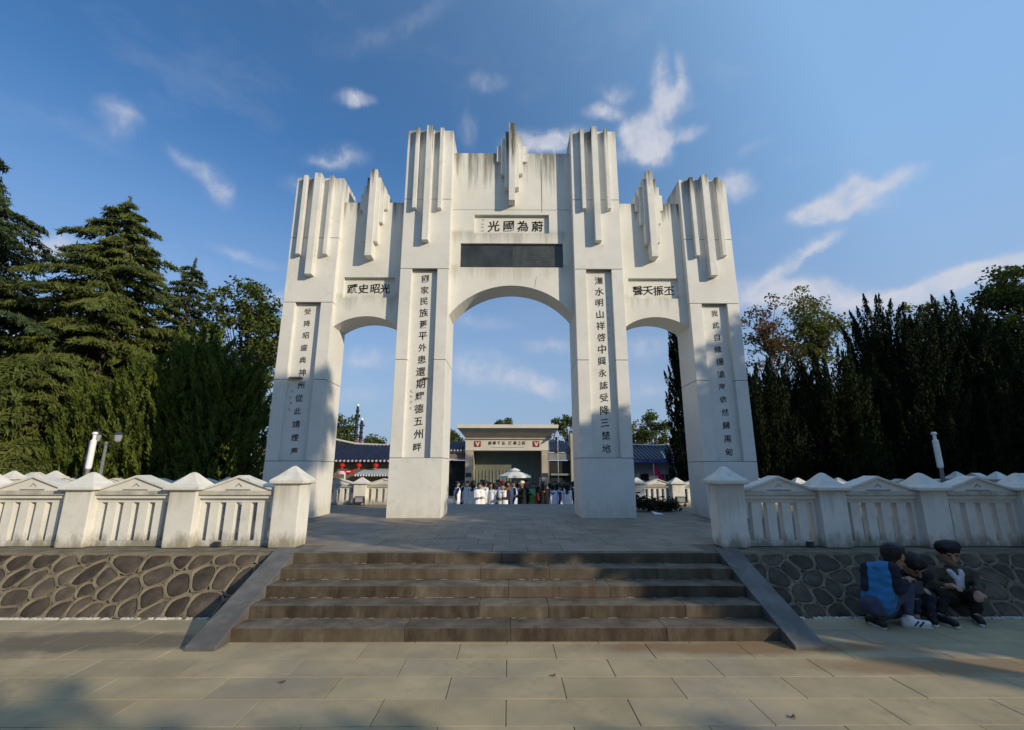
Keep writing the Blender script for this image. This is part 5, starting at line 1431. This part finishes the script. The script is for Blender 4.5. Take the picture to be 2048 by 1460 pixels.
    for (s1, sole, heel, dd), shoe_m in zip(sh_, shoe_ms):
        so_ = emit('shoe', s1, shoe_m, .014)
        me = blob('sole', sole, sole_m, .014, (), 1, origin=base)
        for v in me.vertices: v.co.z = min(v.co.z, (heel.z - .028 - base[2]) * U + .008)
        o = link(bpy.data.objects.new('sole', me)); o.parent = so_; WPOS[o.name] = WPOS[g.name]
        if stripe and shoe_m is shoe_white:
            sdv = Vector((dd.y, -dd.x, 0))
            for t in (.08, .13):
                a = heel + dd * t + sdv * .052 + Vector((0, 0, -.02)); b = heel + dd * (t + .05) + sdv * .044 + Vector((0, 0, .035))
                sb = MB().tube([a, b], .010, 5); me, c_ = sb.mesh('stripe', stripe); q = link(bpy.data.objects.new('stripe', me)); place(q, c_, so_)
    # hair: cap of hair over skull, down to the nape, short fringe
    hcap = [(hc + upv * .040 - f * .03, .122, hc + upv * .06 + f * .01, .114), (hc - upv * .05 - f * .065, .070, hc + upv * .03 - f * .04, .112), (hc + upv * .105 + f * .075 - sd_ * .06, .035, hc + upv * .105 + f * .075 + sd_ * .06, .035)]
    if J.get('beret'): hcap += [(hc + upv * .10 - sd_ * .05, .085, hc + upv * .085 + sd_ * .075, .085), (hc + upv * .10 + f * .05, .065, hc + upv * .09 - f * .06, .07)]
    emit('hair', hcap, hair_m, .016)
    for s_ in (-1, 1):
        e = blob('eye', [], ink, .005, [(hc + f * .112 + upv * .022 + sd_ * s_ * .042, .013)], 0, origin=base)
        o = link(bpy.data.objects.new('eye', e)); place(o, Vector(base) * U, g)
    if shirt_m:
        c0 = (Vector(J['sh'][0]) + Vector(J['sh'][1])) / 2; fr = Vector(J.get('chest', (0, -1, 0))).normalized()
        lo_ = c0.lerp(pel, .55) + fr * .125
        emit('shirt', [(c0 + Vector((-.075, 0, .02)) + fr * .07, .04, lo_, .045), (c0 + Vector((.075, 0, .02)) + fr * .07, .04, lo_, .045), (lo_ + Vector((0, 0, .1)), .06, lo_, .05)], shirt_m, .018)
    return g
A = lambda px, py, Y: at(px, py, Y=Y)
boy('boy in azure jacket with dark sleeves kneeling with his back turned', tuple(at(1775, 1246, Z=0)),
    dict(head=A(1786, 1112, 6.15), face=(.92, .35, -.25), neck=A(1772, 1131, 6.15), pelvis=A(1757, 1206, 6.1), sh=[A(1734, 1134, 6.2), A(1784, 1136, 6.0)], el=[A(1733, 1176, 6.15), A(1795, 1180, 5.95)],
         wr=[A(1800, 1165, 6.25), A(1812, 1163, 6.05)], kn=[A(1787, 1226, 6.3), A(1816, 1172, 6.12)], an=[A(1757, 1232, 6.05), A(1816, 1233, 6.08)], toe=[(A(1742, 1246, 6.2).x, 6.2, .0), (A(1846, 1250, 6.05).x, 6.02, .0)], chest=(.8, .5, 0)),
    jacket_azure, trouser_slate, (shoe_dark, shoe_white), None, metal_dark, jacket_navy)
boy('boy with bowed black hair looking at a phone between the other two', tuple(at(1838, 1242, Z=0)),
    dict(head=A(1824, 1129, 6.45), face=(.1, -.65, -.75), up=(0, -.7, .7), neck=A(1826, 1140, 6.6), pelvis=A(1836, 1208, 6.62), sh=[A(1806, 1150, 6.55), A(1852, 1150, 6.55)], el=[A(1800, 1178, 6.42), A(1858, 1180, 6.42)],
         wr=[A(1828, 1178, 6.28), A(1838, 1180, 6.28)], kn=[A(1826, 1190, 6.22), A(1858, 1192, 6.25)], an=[A(1832, 1232, 6.2), A(1862, 1232, 6.22)], toe=[(A(1832, 1245, 6.1).x, 6.05, .0), (A(1866, 1245, 6.1).x, 6.08, .0)]),
    jacket_black, trouser_navy, (shoe_dark, shoe_dark))
boy('boy in open olive jacket and white shirt sitting with hands on his knees', tuple(at(1910, 1243, Z=0)),
    dict(head=A(1897, 1106, 6.62), face=(-.35, -.85, -.32), neck=A(1901, 1130, 6.68), pelvis=A(1912, 1200, 6.72), sh=[A(1868, 1146, 6.62), A(1938, 1146, 6.62)], el=[A(1856, 1172, 6.45), A(1958, 1170, 6.48)],
         wr=[A(1892, 1172, 6.25), A(1957, 1186, 6.27)], kn=[A(1886, 1186, 6.26), A(1952, 1192, 6.3)], an=[A(1880, 1231, 6.2), A(1953, 1232, 6.25)], toe=[(A(1898, 1243, 6.1).x, 6.08, .0), (A(1962, 1243, 6.1).x, 6.1, .0)], chest=(-.15, -1, .2), beret=True),
    jacket_olive, jacket_black, (shoe_dark, shoe_dark), cloth_white)
q = A(1834, 1183, 6.2)
MB().box(q.x - .05, q.x + .05, q.y - .05, q.y - .035, q.z - .02, q.z + .13).build('phone', metal_dark, None, bevel=.006, label='dark phone held by the boy in the middle', cat='phone')

# ------------------------------------------------------------------ fallen leaves and litter bits on the paving
lf = mat('dry leaf', (.10, .065, .03), .8, .2, 9)
for i, (px, py, z) in enumerate(((565, 1366, 0), (1108, 1353, 0), (1587, 1436, 0))):
    p = at(px, py, Z=z)
    n_ = MB(); w = .032; vs = [(-w, 0, .012), (-w * .4, -w * .45, .004), (w * .5, -w * .35, .006), (w, 0, .016), (w * .4, w * .45, .005), (-w * .5, w * .4, .007)]
    a = random.uniform(0, 6)
    n_.add([(p.x + v[0] * math.cos(a) - v[1] * math.sin(a), p.y + v[0] * math.sin(a) + v[1] * math.cos(a), z + v[2] + .003) for v in vs], [(0, 1, 2, 3), (0, 3, 4, 5)])
    labs = ['dry leaf on the paving left of centre before the stairs', 'dry leaf on the paving at the centre', 'dry leaf near the bottom right of the paving', 'dry leaf on the paving before the right end of the stairs', 'dry leaf on the paving below the right stringer']
    n_.build('fallen_leaf', lf, None, label=labs[i], cat='leaf', group='fallen leaves on the paving')
